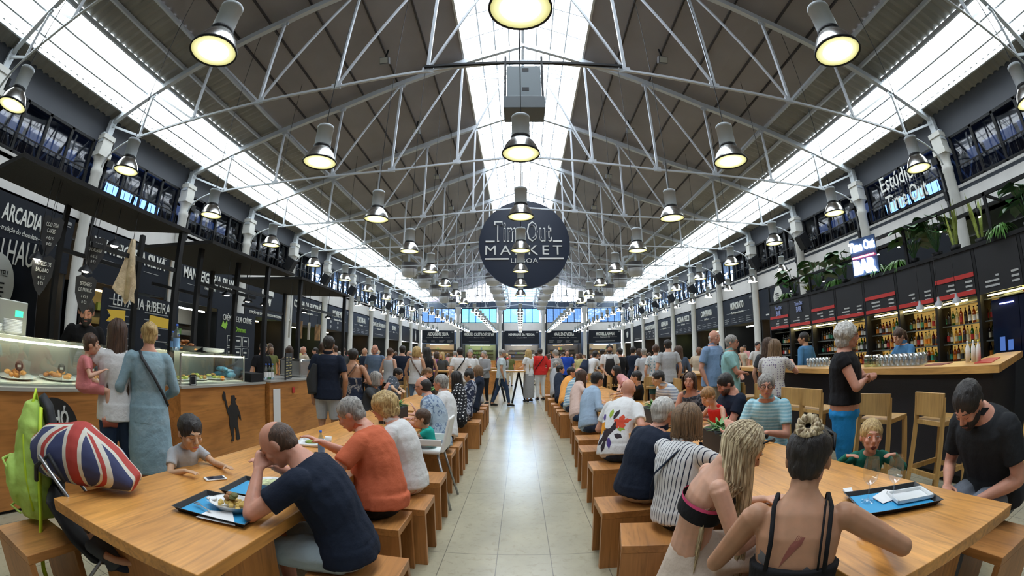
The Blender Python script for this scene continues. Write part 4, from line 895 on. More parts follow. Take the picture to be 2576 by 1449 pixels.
for i in range(26):
    a, q = rnd.random()*2*pi, rnd.random()**.6
    o = MB().box((0, 0, 0), (.02+.012*rnd.random(), .018, .016), rz=rnd.random()*3, rx=rnd.random()).build('potato_chunk', POT, None, .003); o.location = (-1.35+cos(a)*q*.085, 1.63+sin(a)*q*.065, .785+.014*(1-q)); tag(o, 'roasted potato chunk in the white gratin dish', 'food', 'potato chunks in the dish')
for i in range(6):
    mb = MB(); mb.ell((0, 0, 0), (.03, .022, .012), Matrix.Rotation(rnd.random()*3, 3, 'Z'), 9, 6); o = mb.build('fish_piece', [P('fish_brown', (.3, .13, .04), .5, bump=.5), GRN][i % 2]); o.location = (-1.36+.05*(rnd.random()-.5), 1.64+.05*(rnd.random()-.5), .812+.008*i/2); tag(o, 'browned fish flake on top of the potatoes', 'food', 'fish flakes on the dish')
r = thing('bowl', 'white bowl of green soup or rice by the navy T-shirt man', 'bowl', (-1.36, 2.0, .76)); MB().lathe([(.0001, 0), (.05, 0), (.08, .05), (.085, .055), (.078, .05), (.048, .008), (.0001, .008)], n=26).build('bowl_body', PL, r); MB().lathe([(.0001, .045), (.072, .045)], n=24).build('rice', P('green_rice', (.5, .55, .3), .6, vary=.6, vscale=60), r)
def napkin(x, y, z, rz, lab, s=.11):
    mb = MB(); mb.add([(-s, -s*.5, .001), (s, -s*.6, .004), (s*.3, s*.6, .012), (-s*.8, s*.4, .006)], [(0, 1, 2, 3)]); mb.add([(-s, -s*.5, .001), (s, -s*.6, .001), (s*.3, s*.6, .001), (-s*.8, s*.4, .001)], [(3, 2, 1, 0)])
    o = mb.build('paper_napkin', P('paper_white', (.8, .8, .8), .8)); o.location = (x, y, z); o.rotation_euler = (0, 0, rz); tag(o, lab, 'napkin', 'paper napkins')
napkin(-1.33, 1.5, .762, .2, 'white napkin under the gratin dish'); napkin(-1.26, 1.9, .762, .8, 'white napkin beside the soup bowl', .06)
napkin(1.8, 1.47, .764, 0, 'crumpled napkins on the right tray'); napkin(1.72, 1.72, .752, 1, 'crumpled napkin behind the wine glasses', .05); napkin(-1.52, 4.1, .752, .4, 'white napkin by the floral shirt man')
r = thing('fork', 'metal fork lying on the napkin beside the gratin dish', 'fork', (-1.42, 1.51, .775), -.3); MB().bb(-.08, .03, -.004, .004, 0, .003).build('handle', ALU, r)
mb = MB(); [mb.bb(-.12, -.08, -.011+.007*i, -.008+.007*i, 0, .003) for i in range(4)]; mb.bb(-.085, -.078, -.011, .013, 0, .003); mb.build('tines', ALU, r)
r = thing('smartphone', 'white smartphone lying before the small boy', 'smartphone', (-1.77, 1.99, .752), -.55); MB().bb(-.035, .035, -.07, .07, 0, .008).build('case', WHITE, r, .004); MB().bb(-.031, .031, -.055, .055, .008, .0085).build('screen', P('phone_screen', (.02, .02, .04), .08), r)
r = thing('serving_dish', 'white square dish with salad scraps on the second left table', 'dish', (-1.75, 3.3, .75), .3)
MB().bb(-.13, .13, -.13, .13, 0, .012).build('base', PL, r, .004); mb = MB(); [mb.bb(a, b_, c_, d_, .01, .025) for a, b_, c_, d_ in ((-.14, -.12, -.14, .14), (.12, .14, -.14, .14), (-.14, .14, -.14, -.12), (-.14, .14, .12, .14))]; mb.build('rim', PL, r, .003); MB().ell((-.02, 0, .02), (.06, .04, .015), None, 10, 6).build('salad', SAL[0], r)
r = bottle(-1.5, 2.95, .75, .2, 'small water bottle with blue cap on the left table', labelm=P('blue_label', (.15, .3, .55), .5))
o = MB().lathe([(.0001, 0), (.022, 0), (.032, .07), (.03, .07), (.021, .004)], n=16).build('paper_cup', WHITE); o.location = (-1.63, 3.35, .75); tag(o, 'small white paper cup on the left table', 'cup')
WG = glass('wine_glass', (.93, .95, .97), mixf=.12, rough=.01)
def wineglass(x, y, lab, z=.75, wine=None, sc=1, grp='wine glasses'):
    r = thing('wine_glass', lab, 'wine glass', (x, y, z), 0, grp); r.scale = (sc,)*3
    MB().lathe([(.034, .215), (.041, .17), (.043, .145), (.036, .11), (.015, .088), (.004, .082)], n=24).build('bowl', WG, r); MB().lathe([(.004, .084), (.0035, .01), (.02, .004), (.036, .001)], n=20).build('stem', WG, r)
    if wine: MB().lathe([(.0001, .118), (.037, .118), (.03, .1), (.008, .09)], n=18).build('wine', wine, r)
WINE = glass('white_wine', (.85, .78, .45), mixf=.1)
wineglass(1.66, 1.5, 'empty wine glass nearer the bun-haired woman on the right tray', .76, sc=1.05); wineglass(1.77, 1.42, 'empty wine glass in the middle of the right tray', .76, sc=1.05)
wineglass(-1.45, 4.35, 'glass of white wine left of the floral shirt man', wine=WINE); wineglass(-1.35, 4.2, 'glass of white wine beside the floral shirt man', wine=WINE)
wineglass(1.45, 6.7, 'wine glass in front of the man in light blue shirt'); wineglass(1.55, 6.6, 'wine glass beside the pink blouse woman')
r = thing('rectangular_dish', 'white rectangular plastic dish on the right tray', 'dish', (1.86, 1.37, .761), -.42); MB().bb(-.1, .1, -.07, .07, 0, .008).build('base', PL, r, .003)
mb = MB(); [mb.bb(a, b_, c_, d_, .006, .024) for a, b_, c_, d_ in ((-.11, -.1, -.08, .08), (.1, .11, -.08, .08), (-.11, .11, -.08, -.07), (-.11, .11, .07, .08))]; mb.build('rim', PL, r, .002)
plate(-1.6, 4.15, .75, .13, 'white oval plate by the two wine glasses', grp='plates on the tables'); plate(1.6, 4.4, .75, .12, 'white plate in front of the flower shirt man', grp='plates on the tables'); plate(1.5, 5.9, .75, .12, 'dark-rimmed plate by the light blue shirt man', grp='plates on the tables')
# planter boxes with small plants on the tables
def planter(x, y, lab, l=.5, rz=0):
    r = thing('planter_box', lab, 'planter', (x, y, .75), rz, 'black planter boxes'); MB().bb(-.11, .11, -l/2, l/2, 0, .17).build('box', P('planter_black', (.015, .015, .015), .6), r); MB().bb(-.1, .1, -l/2+.01, l/2-.01, .165, .17).build('soil', P('soil', (.05, .035, .02), .9), r)
for (x, y, lab) in [(-1.5, 4.9, 'black planter box beside the floral shirt man'), (1.6, 3.0, 'black planter box on the near right table'), (1.55, 4.65, 'black planter box in front of the man in striped shirt'), (-1.6, 7.6, 'black planter box on the third left table')]:
    planter(x, y, lab)
    for j in range(3): plant(x, y-.17+.17*j, .83, 'spiky', 'green spiky plant, %s in the %s' % (nth(j), lab.replace('black ', '')), int(x*10+y*9)+j, .9, 'spiky plants in planters')
# high chair
r = thing('high_chair', 'white plastic high chair with grey legs beside the curly-haired woman', 'high chair', (-.95, 4.28, 0), pi/2)
MB().bb(-.19, .19, -.16, .16, .56, .6).build('seat', WHITE, r, .015)
mb = MB(); mb.add([(-.19, -.16, .58), (.19, -.16, .58), (.15, -.24, .93), (-.15, -.24, .93), (-.19, -.2, .58), (.19, -.2, .58), (.15, -.27, .93), (-.15, -.27, .93)], [(0, 1, 2, 3), (7, 6, 5, 4), (0, 4, 5, 1), (1, 5, 6, 2), (2, 6, 7, 3), (3, 7, 4, 0)]); mb.build('backrest', WHITE, r, .02)
for s in (-1, 1): MB().beam((s*.18, -.18, .68), (s*.19, .2, .68), .02, .07).build('armrest', WHITE, r, .01)
MB().bb(-.21, .21, .16, .38, .7, .73).build('tray', WHITE, r, .012)
for sx in (-1, 1):
    for sy in (-1, 1): MB().tube([(sx*.15, sy*.13, .57), (sx*.26, sy*.27, 0)], .013, 8).build('leg', P('grey_tube', (.35, .36, .37), .3, .6), r)
# backpacks and stroller on the near left
NEON = P('neon_green', (.42, .62, .12), .7, bump=.5, bscale=12, vary=.12); YEL = P('strap_yellow', (.55, .75, .03), .6); BKF = P('bag_black', (.015, .017, .02), .7)
def blobmesh(mb, voxel, name, smooth=2):
    me = mb.mesh(name); o = bpy.data.objects.new(name, me)
    md = o.modifiers.new('r', 'REMESH'); md.mode = 'VOXEL'; md.voxel_size = voxel; md.use_smooth_shade = True
    if smooth: sm = o.modifiers.new('s', 'SMOOTH'); sm.factor = .6; sm.iterations = smooth
    m2 = evaluated(o); m2.name = name
    bpy.data.objects.remove(o); bpy.data.meshes.remove(me); m2.materials.clear(); return m2
def blob(mb, voxel, name, mat, parent=None, smooth=2, wr=0, ws=9):
    me = blobmesh(mb, voxel, name, smooth); me.materials.append(mat)
    if wr:
        nr = [v.normal.copy() for v in me.vertices]; co_ = []
        for v, nn in zip(me.vertices, nr):
            p = v.co; n = noise.noise(Vector((p.x*ws, p.y*ws, p.z*ws*.55)))+.5*noise.noise(p*ws*2.3); p = p+nn*n*wr; co_ += [p.x, p.y, p.z]
        me.vertices.foreach_set('co', co_); me.update()
    o = bpy.data.objects.new(name, me); COL.objects.link(o); o.parent = parent; return o
r = thing('green_backpack', 'lime green backpack with yellow straps on the stool at far left', 'backpack', (-2.66, 1.16, .45), -.5)
mb = MB().bb(-.001, .001, -.001, .001, .1, .101); mb.tube([(0, 0, .03), (0, .0, .2), (0, .02, .4), (.02, .04, .58), (.03, .04, .68)], [(.17, .13), (.2, .15), (.18, .13), (.13, .1), (.05, .05)], 14, True, (1, 0, 0)); mb.ell((0, -.14, .22), (.14, .06, .15)); blob(mb, .012, 'bag_body', NEON, r, 2, .014, 9)
MB().tube([(-.15, -.16, .33), (0, -.205, .34), (.15, -.16, .33)], .009, 6).build('pocket_flap', NEON, r)
MB().tube([(-.17, -.1, .08), (-.02, -.2, .06), (.15, -.12, .08)], .007, 6).build('bottom_seam', NEON, r)
mb = MB(); mb.tube([(.02, .14, .08), (.02, .17, .3), (.02, .17, .5), (.03, .14, .66), (.03, .1, .72)], [(.17, .05), (.18, .05), (.15, .04), (.1, .04), (.04, .03)], 12, True, (1, 0, 0)); blob(mb, .012, 'back_panel', BKF, r, 2, .004)
MB().tube([(.1, .1, .66), (.16, .08, .5), (.18, .05, .3), (.2, .02, .1), (.24, -.02, -.06), (.23, -.05, -.22), (.22, -.05, -.4)], [(.012, .022)]*7, 8).build('strap', YEL, r)
MB().tube([(-.03, .07, .66), (0, .06, .74), (.04, .05, .7), (.05, .02, .62)], [(.008, .014)]*4, 8).build('haul_loop', YEL, r); MB().tube([(.04, .0, .64), (.13, -.03, .5), (.17, -.04, .3), (.18, -.03, .1)], .008, 6).build('zip', YEL, r)
# union flag pattern bag
m, t, b = nt('flag_cloth'); co = N(t, 'ShaderNodeTexCoord').outputs['Object']; sp = N(t, 'ShaderNodeSeparateXYZ'); t.links.new(co, sp.inputs[0])
def MA(op, a, b_=None, c_=None):
    n = N(t, 'ShaderNodeMath', operation=op)
    for i, v in enumerate((a, b_, c_)):
        if v is None: continue
        if isinstance(v, (int, float)): n.inputs[i].default_value = v
        else: t.links.new(v, n.inputs[i])
    return n.outputs[0]
U = MA('MULTIPLY', sp.outputs[0], 1/.24); V = MA('MULTIPLY', MA('SUBTRACT', sp.outputs[1], .0), 1/.16)
aU, aV = MA('ABSOLUTE', U), MA('ABSOLUTE', V); cross = MA('MINIMUM', MA('MULTIPLY', aU, 1.5), aV); diag = MA('ABSOLUTE', MA('SUBTRACT', aU, aV)); d2 = MA('SUBTRACT', aU, aV)
redc = MA('LESS_THAN', cross, .2); whc = MA('LESS_THAN', cross, .33); whd = MA('LESS_THAN', diag, .2); redd = MA('LESS_THAN', MA('ABSOLUTE', MA('ADD', d2, .06)), .07)
def mixc(f, a, b_):
    n = N(t, 'ShaderNodeMix', data_type='RGBA'); t.links.new(f, n.inputs[0])
    for i, v in ((6, a), (7, b_)):
        if isinstance(v, tuple): n.inputs[i].default_value = (*v, 1)
        else: t.links.new(v, n.inputs[i])
    return n.outputs[2]
cr = mixc(redc, mixc(whc, mixc(redd, mixc(whd, (.04, .05, .13), (.62, .6, .52)), (.42, .05, .04)), (.62, .6, .52)), (.42, .05, .04)); t.links.new(cr, b.inputs['Base Color']); b.inputs['Roughness'].default_value = .8
FLAG = m
r = thing('flag_bag', 'Union Jack patterned holdall lying on the near left table corner', 'bag', (-2.17, 1.3, .75), .5)
r.rotation_euler = (0, 0, .5); r.scale = (1.16,)*3
mb = MB(); mb.tube([(-.3, 0, .1), (-.2, 0, .13), (0, 0, .15), (.15, 0, .11), (.27, 0, .05)], [(.08, .09), (.13, .13), (.15, .15), (.13, .1), (.07, .045)], 16, True, (0, 1, 0)); blob(mb, .01, 'bag_body', FLAG, r, 3, .006, 7)
MB().tube([(-.25, -.12, .02), (-.2, -.17, .1), (-.12, -.16, .16), (-.05, -.15, .05)], .012, 7).build('handle', BKF, r)
r = thing('stroller', 'black folding stroller with a child asleep under the left table', 'stroller', (-2.3, 1.2, 0), -.6)
for s in (-1, 1):
    MB().tube([(s*.22, -.1, .95), (s*.22, .2, .5), (s*.22, .45, .1)], .011, 8).build('side_tube', P('stroller_tube', (.3, .3, .3), .3, .8), r); MB().tube([(s*.22, -.15, .1), (s*.22, .25, .5)], .01, 8).build('rear_tube', MATS['stroller_tube'], r)
    for y in (-.15, .45): MB().lathe([(.0001, -.015), (.08, -.015), (.08, .015), (.0001, .015)], c=(s*.24, y, .08), n=18, axis=Matrix.Rotation(pi/2, 4, 'Y')).build('wheel', BLACK, r)
mb = MB(); mb.tube([(0, -.1, .7), (0, 0, .5), (0, .1, .38), (0, .38, .34), (0, .45, .15)], [(.18, .03), (.19, .04), (.2, .05), (.19, .04), (.17, .02)], 10, True, (1, 0, 0)); blob(mb, .014, 'seat_sling', BKF, r)
# high tables and counters in the middle distance
def high_table(x, y, w, d, lab, trestle=False, h=1.08):
    r = thing('high_table', lab, 'high table', (x, y, 0), 0, 'standing-height tables'); MB().bb(-w/2, w/2, -d/2, d/2, h-.05, h).build('tabletop', WBAR, r, .004)
    if trestle:
        for s in (-1, 1):
            for q in (-1, 1): MB().beam((s*w*.3, q*.1, h-.05), (s*w*.3+q*.22, q*.25, 0), .045).build('leg', BLACK, r)
    else: MB().bb(-w/2+.1, w/2-.1, -d/2+.08, d/2-.08, 0, h-.05).build('pedestal', WCOUNT, r)
high_table(-.4, 14.3, 1.15, .7, 'trestle high table in the middle of the aisle with food', True)
for (x, y, w, d, lab) in [(-2.3, 13.6, 2.0, .8, 'trestle high table behind the left diners'), (-3.6, 11.6, .9, 2.2, 'wooden high table beside the man in the blue polo'), (-1.9, 17.5, 2.2, .9, 'boxed wooden high counter left of the aisle'), (3.2, 13.9, 1.4, .9, 'high table where the aproned waiter stands'), (4.0, 9.8, .9, 2.0, 'wooden high table with planter at right'), (1.8, 17.5, 2.2, .9, 'boxed wooden counter right of the aisle'), (-5.5, 15.5, 1.0, 3.0, 'far high table at left'), (5.6, 15.5, 1.0, 3.0, 'far high table at right')]:
    high_table(x, y, w, d, lab, 'trestle' in lab)
napkin(-.4, 14.3, 1.085, 0, 'heap of napkins on the trestle table in the aisle', .25)
for i, (x, y) in enumerate([(2.5, 10.9), (3.05, 9.7), (3.1, 10.6), (2.2, 12.3), (3.4, 8.3)]): dup(BS, 'pale wooden high stool among the right-hand diners, %s' % nth(i), (x, y, 0), pi/2*i)
for i, (x, y) in enumerate([(-3.0, 10.3), (-3.05, 11.2), (-3.1, 12.0)]): dup(BS, 'pale wooden high stool by the left high table, %s' % nth(i), (x, y, 0), pi+.2*i)
# ================================================================ PEOPLE
def V(*a): return Vector(a)
def cloth(name, c, kind=None, c2=None, sc=1, rough=.85):
    if name in MATS: return MATS[name]
    m, t, b = nt(name); b.inputs['Roughness'].default_value = rough; b.inputs['Specular IOR Level'].default_value = .2
    co = N(t, 'ShaderNodeTexCoord').outputs['Object']
    n = N(t, 'ShaderNodeTexNoise', i_Scale=14.0, i_Detail=4.0); t.links.new(co, n.inputs['Vector'])
    u = N(t, 'ShaderNodeBump', i_Strength=.35, i_Distance=.03); t.links.new(n.outputs['Fac'], u.inputs['Height']); t.links.new(u.outputs[0], b.inputs['Normal'])
    if kind is None: b.inputs['Base Color'].default_value = (*c, 1)
    else:
        if kind in ('hstripe', 'vstripe'):
            w = N(t, 'ShaderNodeTexWave', i_Scale=float(sc), bands_direction='Z' if kind == 'hstripe' else 'X', i_Distortion=.25); t.links.new(co, w.inputs['Vector']); f = ramp(t, w.outputs['Fac'], [(.5, c), (.62, c2)])
        elif kind == 'thin':   # narrow dark vertical stripes
            sp = N(t, 'ShaderNodeSeparateXYZ'); t.links.new(co, sp.inputs[0]); nn = N(t, 'ShaderNodeTexNoise', i_Scale=5.0); t.links.new(co, nn.inputs['Vector'])
            a = N(t, 'ShaderNodeMath', operation='MULTIPLY_ADD'); t.links.new(nn.outputs['Fac'], a.inputs[0]); a.inputs[1].default_value = .02; t.links.new(sp.outputs[0], a.inputs[2])
            p = N(t, 'ShaderNodeMath', operation='PINGPONG'); t.links.new(a.outputs[0], p.inputs[0]); p.inputs[1].default_value = sc; g = N(t, 'ShaderNodeMath', operation='LESS_THAN'); t.links.new(p.outputs[0], g.inputs[0]); g.inputs[1].default_value = sc*.2
            f = ramp(t, g.outputs[0], [(.4, c), (.6, c2)])
        elif kind == 'dots':
            w = N(t, 'ShaderNodeTexVoronoi', i_Scale=float(sc), i_Randomness=.25); t.links.new(co, w.inputs['Vector']); f = ramp(t, w.outputs['Distance'], [(.26, c2), (.32, c)])
        else:  # floral, blotches
            w = N(t, 'ShaderNodeTexVoronoi', i_Scale=float(sc)); nn = N(t, 'ShaderNodeTexNoise', i_Scale=sc*.8, i_Detail=3.0, i_Distortion=1.5); t.links.new(co, nn.inputs['Vector']); t.links.new(nn.outputs['Color'], w.inputs['Vector']) if False else t.links.new(co, w.inputs['Vector'])
            f = ramp(t, nn.outputs['Fac'], [(.52, c), (.56, c2), (.62, c2), (.66, c)])
        t.links.new(f, b.inputs['Base Color'])
    MATS[name] = m; return m
def skinm(name, c):
    if name in MATS: return MATS[name]
    m, t, b = nt(name); b.inputs['Roughness'].default_value = .5; b.inputs['Specular IOR Level'].default_value = .35
    co = N(t, 'ShaderNodeTexCoord').outputs['Object']; n = N(t, 'ShaderNodeTexNoise', i_Scale=22.0, i_Detail=3.0); t.links.new(co, n.inputs['Vector'])
    t.links.new(ramp(t, n.outputs['Fac'], [(.3, tuple(x*.9 for x in c)), (.7, (min(1, c[0]*1.08), c[1]*1.02, c[2]))]), b.inputs['Base Color'])
    b.inputs['Subsurface Weight'].default_value = .06; b.inputs['Subsurface Radius'].default_value = (.012, .005, .003); b.inputs['Subsurface Scale'].default_value = 1
    MATS[name] = m; return m
def hairm(name, c, c2=None):
    if name in MATS: return MATS[name]
    m, t, b = nt(name); b.inputs['Roughness'].default_value = .5; c2 = c2 or tuple(x*.45 for x in c)
    co = N(t, 'ShaderNodeTexCoord').outputs['Object']; mp = N(t, 'ShaderNodeMapping'); mp.inputs['Scale'].default_value = (90, 90, 9); t.links.new(co, mp.inputs[0])
    n = N(t, 'ShaderNodeTexNoise', i_Scale=1.0, i_Detail=4.0, i_Distortion=.8); t.links.new(mp.outputs[0], n.inputs['Vector'])
    t.links.new(ramp(t, n.outputs['Fac'], [(.38, c2), (.6, c)]), b.inputs['Base Color'])
    u = N(t, 'ShaderNodeBump', i_Strength=.7, i_Distance=.01); t.links.new(n.outputs['Fac'], u.inputs['Height']); t.links.new(u.outputs[0], b.inputs['Normal'])
    MATS[name] = m; return m
SK = {'fair': skinm('skin_fair', (.62, .36, .25)), 'pink': skinm('skin_pink', (.6, .3, .21)), 'tan': skinm('skin_tan', (.46, .25, .15)), 'asian': skinm('skin_asian', (.58, .37, .23)), 'dark': skinm('skin_dark', (.2, .1, .06))}
HR = {'black': hairm('hair_black', (.022, .017, .015)), 'brown': hairm('hair_brown', (.09, .045, .025)), 'lbrown': hairm('hair_lbrown', (.24, .14, .07)), 'grey': hairm('hair_grey', (.38, .36, .33), (.16, .15, .14)), 'white': hairm('hair_white', (.68, .66, .62), (.36, .35, .33)),
      'blond': hairm('hair_blond', (.6, .43, .18), (.28, .17, .06)), 'pblond': hairm('hair_pblond', (.72, .6, .38), (.22, .15, .08)), 'ginger': hairm('hair_ginger', (.42, .22, .08))}
EYEW = P('eye_white', (.75, .72, .7), .2); EYED = P('iris_dark', (.03, .02, .015), .15); LIP = P('lips', (.42, .13, .11), .45)
def ik(S_, W_, l1, l2, pole):
    d = W_-S_; L = d.length
    if L > (l1+l2)*.99: W_ = S_+d*((l1+l2)*.99/L); d = W_-S_; L = d.length
    a = (l1*l1-l2*l2+L*L)/(2*L); h = math.sqrt(max(0, l1*l1-a*a)); dn = d.normalized(); p = pole-dn*pole.dot(dn)
    p = p.normalized() if p.length > 1e-3 else V(0, -1, 0)
    return S_+dn*a+p*h, W_
def hand(mb, W_, d, s, q, curl=.35, up=V(0, 0, 1)):
    """palm and five tapering fingers from wrist W_, pointing along d; s = +1 right hand, -1 left"""
    d = d.normalized(); n = (up-d*up.dot(d)); n = n.normalized() if n.length > 1e-3 else V(0, 1, 0); r = d.cross(n)*s   # r: towards the little finger side
    mb.tube([W_-d*.01*q, W_+d*.03*q, W_+d*.085*q, W_+d*.1*q], [(.026*q, .02*q), (.036*q, .016*q), (.04*q, .014*q), (.034*q, .012*q)], 8, True, tuple(r))
    for i, (off, ln) in enumerate(((-.03, .075), (-.0105, .085), (.0095, .078), (.028, .062))):
        b0 = W_+d*.085*q+r*off*q; l = ln*q; c = curl*(1+.15*i)
        p1 = b0+(d*cos(c*.5)-n*sin(c*.5))*l*.42; p2 = p1+(d*cos(c*1.3)-n*sin(c*1.3))*l*.33; p3 = p2+(d*cos(c*2)-n*sin(c*2))*l*.25
        mb.tube([b0, p1, p2, p3], [.0095*q, .009*q, .008*q, .0065*q], 6)
    t0 = W_+d*.025*q-r*.028*q; t1 = t0+(d*.6-r*.75-n*.2).normalized()*.04*q; t2 = t1+(d*.9-r*.25-n*.3).normalized()*.035*q
    mb.tube([t0, t1, t2], [.013*q, .011*q, .008*q], 6)
    return r, n
def person(label, x, y, rz, pose='stand', h=1.72, head=None, yaw=0, pitch=0, arms=None, skin='fair', hair=('short', 'brown'), top=('tee', None), bottom=('trousers', None), b=1.0, belly=0, vox=.012, face=True, lean=.0, hs=1.0, stride=0, legs=True, seat=.45, shoes=BLACK, beard=None, glasses=None, z0=0, group=None, curl=.35, ears=True, extra=None, zhip=None, mouth=None, wrk=.004, hem=True):
    """head: (right, forward, top) of the crown in the person's own frame"""
    r = thing('person', label, 'person', (x, y, z0), rz, group); q = h/1.72; R, F, U = V(1, 0, 0), V(0, 1, 0), V(0, 0, 1)
    sk = SK[skin]; sit = pose != 'stand'
    hip = V(0, 0, zhip if zhip else (seat+.1*q if sit else .93*q))
    if head is None: head = (0, .04+lean*.35, (hip.z+.72*q) if sit else h)
    Hm = Matrix.Rotation(-yaw, 3, 'Z') @ Matrix.Rotation(-pitch, 3, 'X')
    hR, hF, hU = Hm @ R, Hm @ F, Hm @ U
    k = q*hs if hs != 1 else max(q, .93)
    c = V(*head)-U*.115*k; nb = c-hU*.105*k-hF*.03*k - F*.01
    up0 = (nb-hip); mid = hip+up0*.5-F*(.035+up0.y*.28)*q if sit or up0.y > .15 else hip+up0*.5+F*.012*q
    def sp(t):  # spine curve
        return hip*(1-t)**2+mid*2*t*(1-t)+nb*t*t
    bw = b
    prof = [(-.1, .13, .1), (0, .16, .12), (.15, .162, .122), (.34, .145, .108), (.55, .155, .118), (.72, .165, .115), (.86, .15, .092), (.95, .085, .065), (1.02, .056, .056)]
    def ring(t, a, c_, g): 
        e = belly*math.exp(-((t-.28)/.2)**2)
        return (a*bw*q*min(1, hs*1.0 if hs > 1 else 1)+g, (c_*bw+e)*q+g)
    def torso(mb, g, t0=-.1, t1=1.02, hem=0):
        pts, rr = [], []
        for t, a, c_ in prof:
            if t < t0-1e-6 or t > t1+1e-6: continue
            e = belly*math.exp(-((t-.28)/.2)**2); pts.append(sp(t)+F*e*q*.6); rr.append(ring(t, a, c_, g if t < .9 else g*.7))
        mb.tube(pts, rr, 16, True, (1, 0, 0))
    sh = [sp(.84)+R*s*.168*bw**.5*q-F*.005 for s in (-1, 1)]
    hj = [hip+R*s*.085*q for s in (-1, 1)]
    if sit:
        kn = [hip+R*s*.11*q+F*.42*q-U*.03*q for s in (-1, 1)]; an = [V(kn[i].x, kn[i].y-.02*q, max(.09, kn[i].z-.42*q)) for i in (0, 1)]
    else:
        kn = [hip+R*s*.095*q-U*.42*q+F*(.03+stride*.18*s)*q for s in (-1, 1)]; an = [V(s*.1*q, -.02+stride*.34*s*q, .09) for s in (-1, 1)]
    if arms is None: arms = ((-.24, .04, hip.z-.03), (.24, .04, hip.z-.03)) if not sit else ((-.17, .34, .8), (.17, .34, .8))
    l1, l2 = .285*q, .255*q
    el, wr = [], []
    for i, s in enumerate((-1, 1)):
        W_ = V(*arms[i][:3]); pole = V(s*.6, -.5, -.7) if len(arms[i]) < 4 else V(*arms[i][3]); e, w_ = ik(sh[i], W_, l1, l2, pole); el.append(e); wr.append(w_)
    # body
    mb = MB(); torso(mb, -.008)
    mb.tube([nb-hU*.0, c-hU*.03*k-hF*.02*k], [.054*q*bw**.4, .052*k*bw**.3], 10)
    K3 = Matrix((hR, hF, hU)).transposed()
    mb.ell(c+hU*.02*k-hF*.004*k, (.075*k, .094*k, .093*k), K3, 16, 12); mb.ell(c+hF*.02*k-hU*.042*k, (.058*k, .07*k, .066*k), K3, 14, 10); mb.ell(c+hF*.062*k-hU*.085*k, (.026*k, .022*k, .02*k), K3, 10, 8)
    mb.ell(c+hF*.083*k+hU*.03*k, (.045*k, .012*k, .012*k), K3, 10, 6)
    mb.tube([c+hF*.088*k+hU*.018*k, c+hF*.105*k-hU*.012*k, c+hF*.112*k-hU*.026*k], [.008*k, .012*k, .014*k], 8); mb.ell(c+hF*.096*k-hU*.032*k, (.019*k, .012*k, .009*k), K3, 8, 6)
    mb.ell(c+hF*.088*k-hU*.056*k, (.024*k, .011*k, .013*k), K3, 10, 6)
    for s in (-1, 1):
        mb.ell(c+hR*s*.04*k+hF*.065*k-hU*.02*k, (.022*k, .02*k, .02*k), K3, 8, 6)
        if ears: mb.ell(c+hR*s*.077*k-hF*.012*k-hU*.005*k, (.01*k, .019*k, .031*k), K3, 8, 8)
    for i, s in enumerate((-1, 1)):
        d = (wr[i]-el[i]).normalized()
        mb.ell(sh[i]-R*s*.012, .05*q*bw**.5, None, 10, 8)
        mb.tube([sh[i], sh[i].lerp(el[i], .35), el[i]], [.047*q*bw**.6, .045*q*bw**.6, .036*q*bw**.5], 10); mb.ell(el[i], .036*q*bw**.5, None, 8, 6)
        mb.tube([el[i], el[i].lerp(wr[i], .3), wr[i]], [.037*q*bw**.5, .038*q*bw**.5, .025*q], 10)
        hd = d.copy()
        if wr[i].z < .86 and sit and abs(d.z) > .2: hd = V(d.x, d.y, d.z*.15)
        hand(mb, wr[i], hd, s, q*(1 if h > 1.3 else .95), curl)
        if legs:
            mb.tube([hj[i], hj[i].lerp(kn[i], .5), kn[i]], [.082*q*bw, .07*q*bw, .052*q], 10); mb.ell(kn[i], .05*q, None, 8, 6)
            mb.tube([kn[i], kn[i].lerp(an[i], .35), an[i]], [.05*q, .052*q, .034*q], 10); mb.tube([an[i]-F*.04, an[i]+F*.06-U*.035, an[i]+F*.14*q-U*.055], [.036, .036, .026], 8)
    blob(mb, vox*.78 if vox < .013 else vox, 'body', sk, r, 1)
    if legs and shoes:
        for i in (0, 1):
            mb = MB(); mb.tube([an[i]-F*.055-U*.04, an[i]-U*.03+F*.02, an[i]+F*.1*q-U*.045, an[i]+F*.165*q-U*.055], [(.036, .042), (.042, .045), (.046, .034), (.034, .026)], 10, True, (1, 0, 0)); mb.build('shoe', shoes, r)
    # clothing
    kind, tm = top
    if kind and tm:
        mb = MB(); g = .013
        if kind == 'tank': torso(mb, g, -.1, .86); [mb.tube([sp(.8)+R*s*.09*q, sp(.93)+R*s*.085*q+U*.01], [.05*q, .036*q], 8) for s in (-1, 1)]
        elif kind == 'bandeau': torso(mb, g, 0, .62)
        else:
            torso(mb, g, -.1 if hem else .15, 1.0)
            f = {'tee': .62, 'polo': .66, 'long': 2, 'shirt': .7, 'cap': .3, 'apron': .62}.get(kind, .62)
            for i, s in enumerate((-1, 1)):
                mb.ell(sh[i]-R*s*.01, .064*q*bw**.5, None, 10, 8)
                e1 = sh[i].lerp(el[i], min(1, f)); mb.tube([sh[i], e1], [.062*q*bw**.6, .06*q*bw**.6 if f < 1 else .05*q*bw**.5], 12)
                if f > 1: mb.ell(el[i], .05*q*bw**.5, None, 8, 6); mb.tube([el[i], wr[i]], [.05*q*bw**.5, .034*q], 10)
        # skirts of the shirt round the seat
        if kind != 'bandeau' and hem: mb.tube([sp(.12), hip-U*(.03 if sit else .08)*q], [ring(.1, .165, .125, g+.004), ring(0, .172, .132, g+.006)], 16, True, (1, 0, 0))
        shirt = blob(mb, vox, 'shirt' if kind != 'dress' else 'dress', tm, r, 2, wrk, 8)
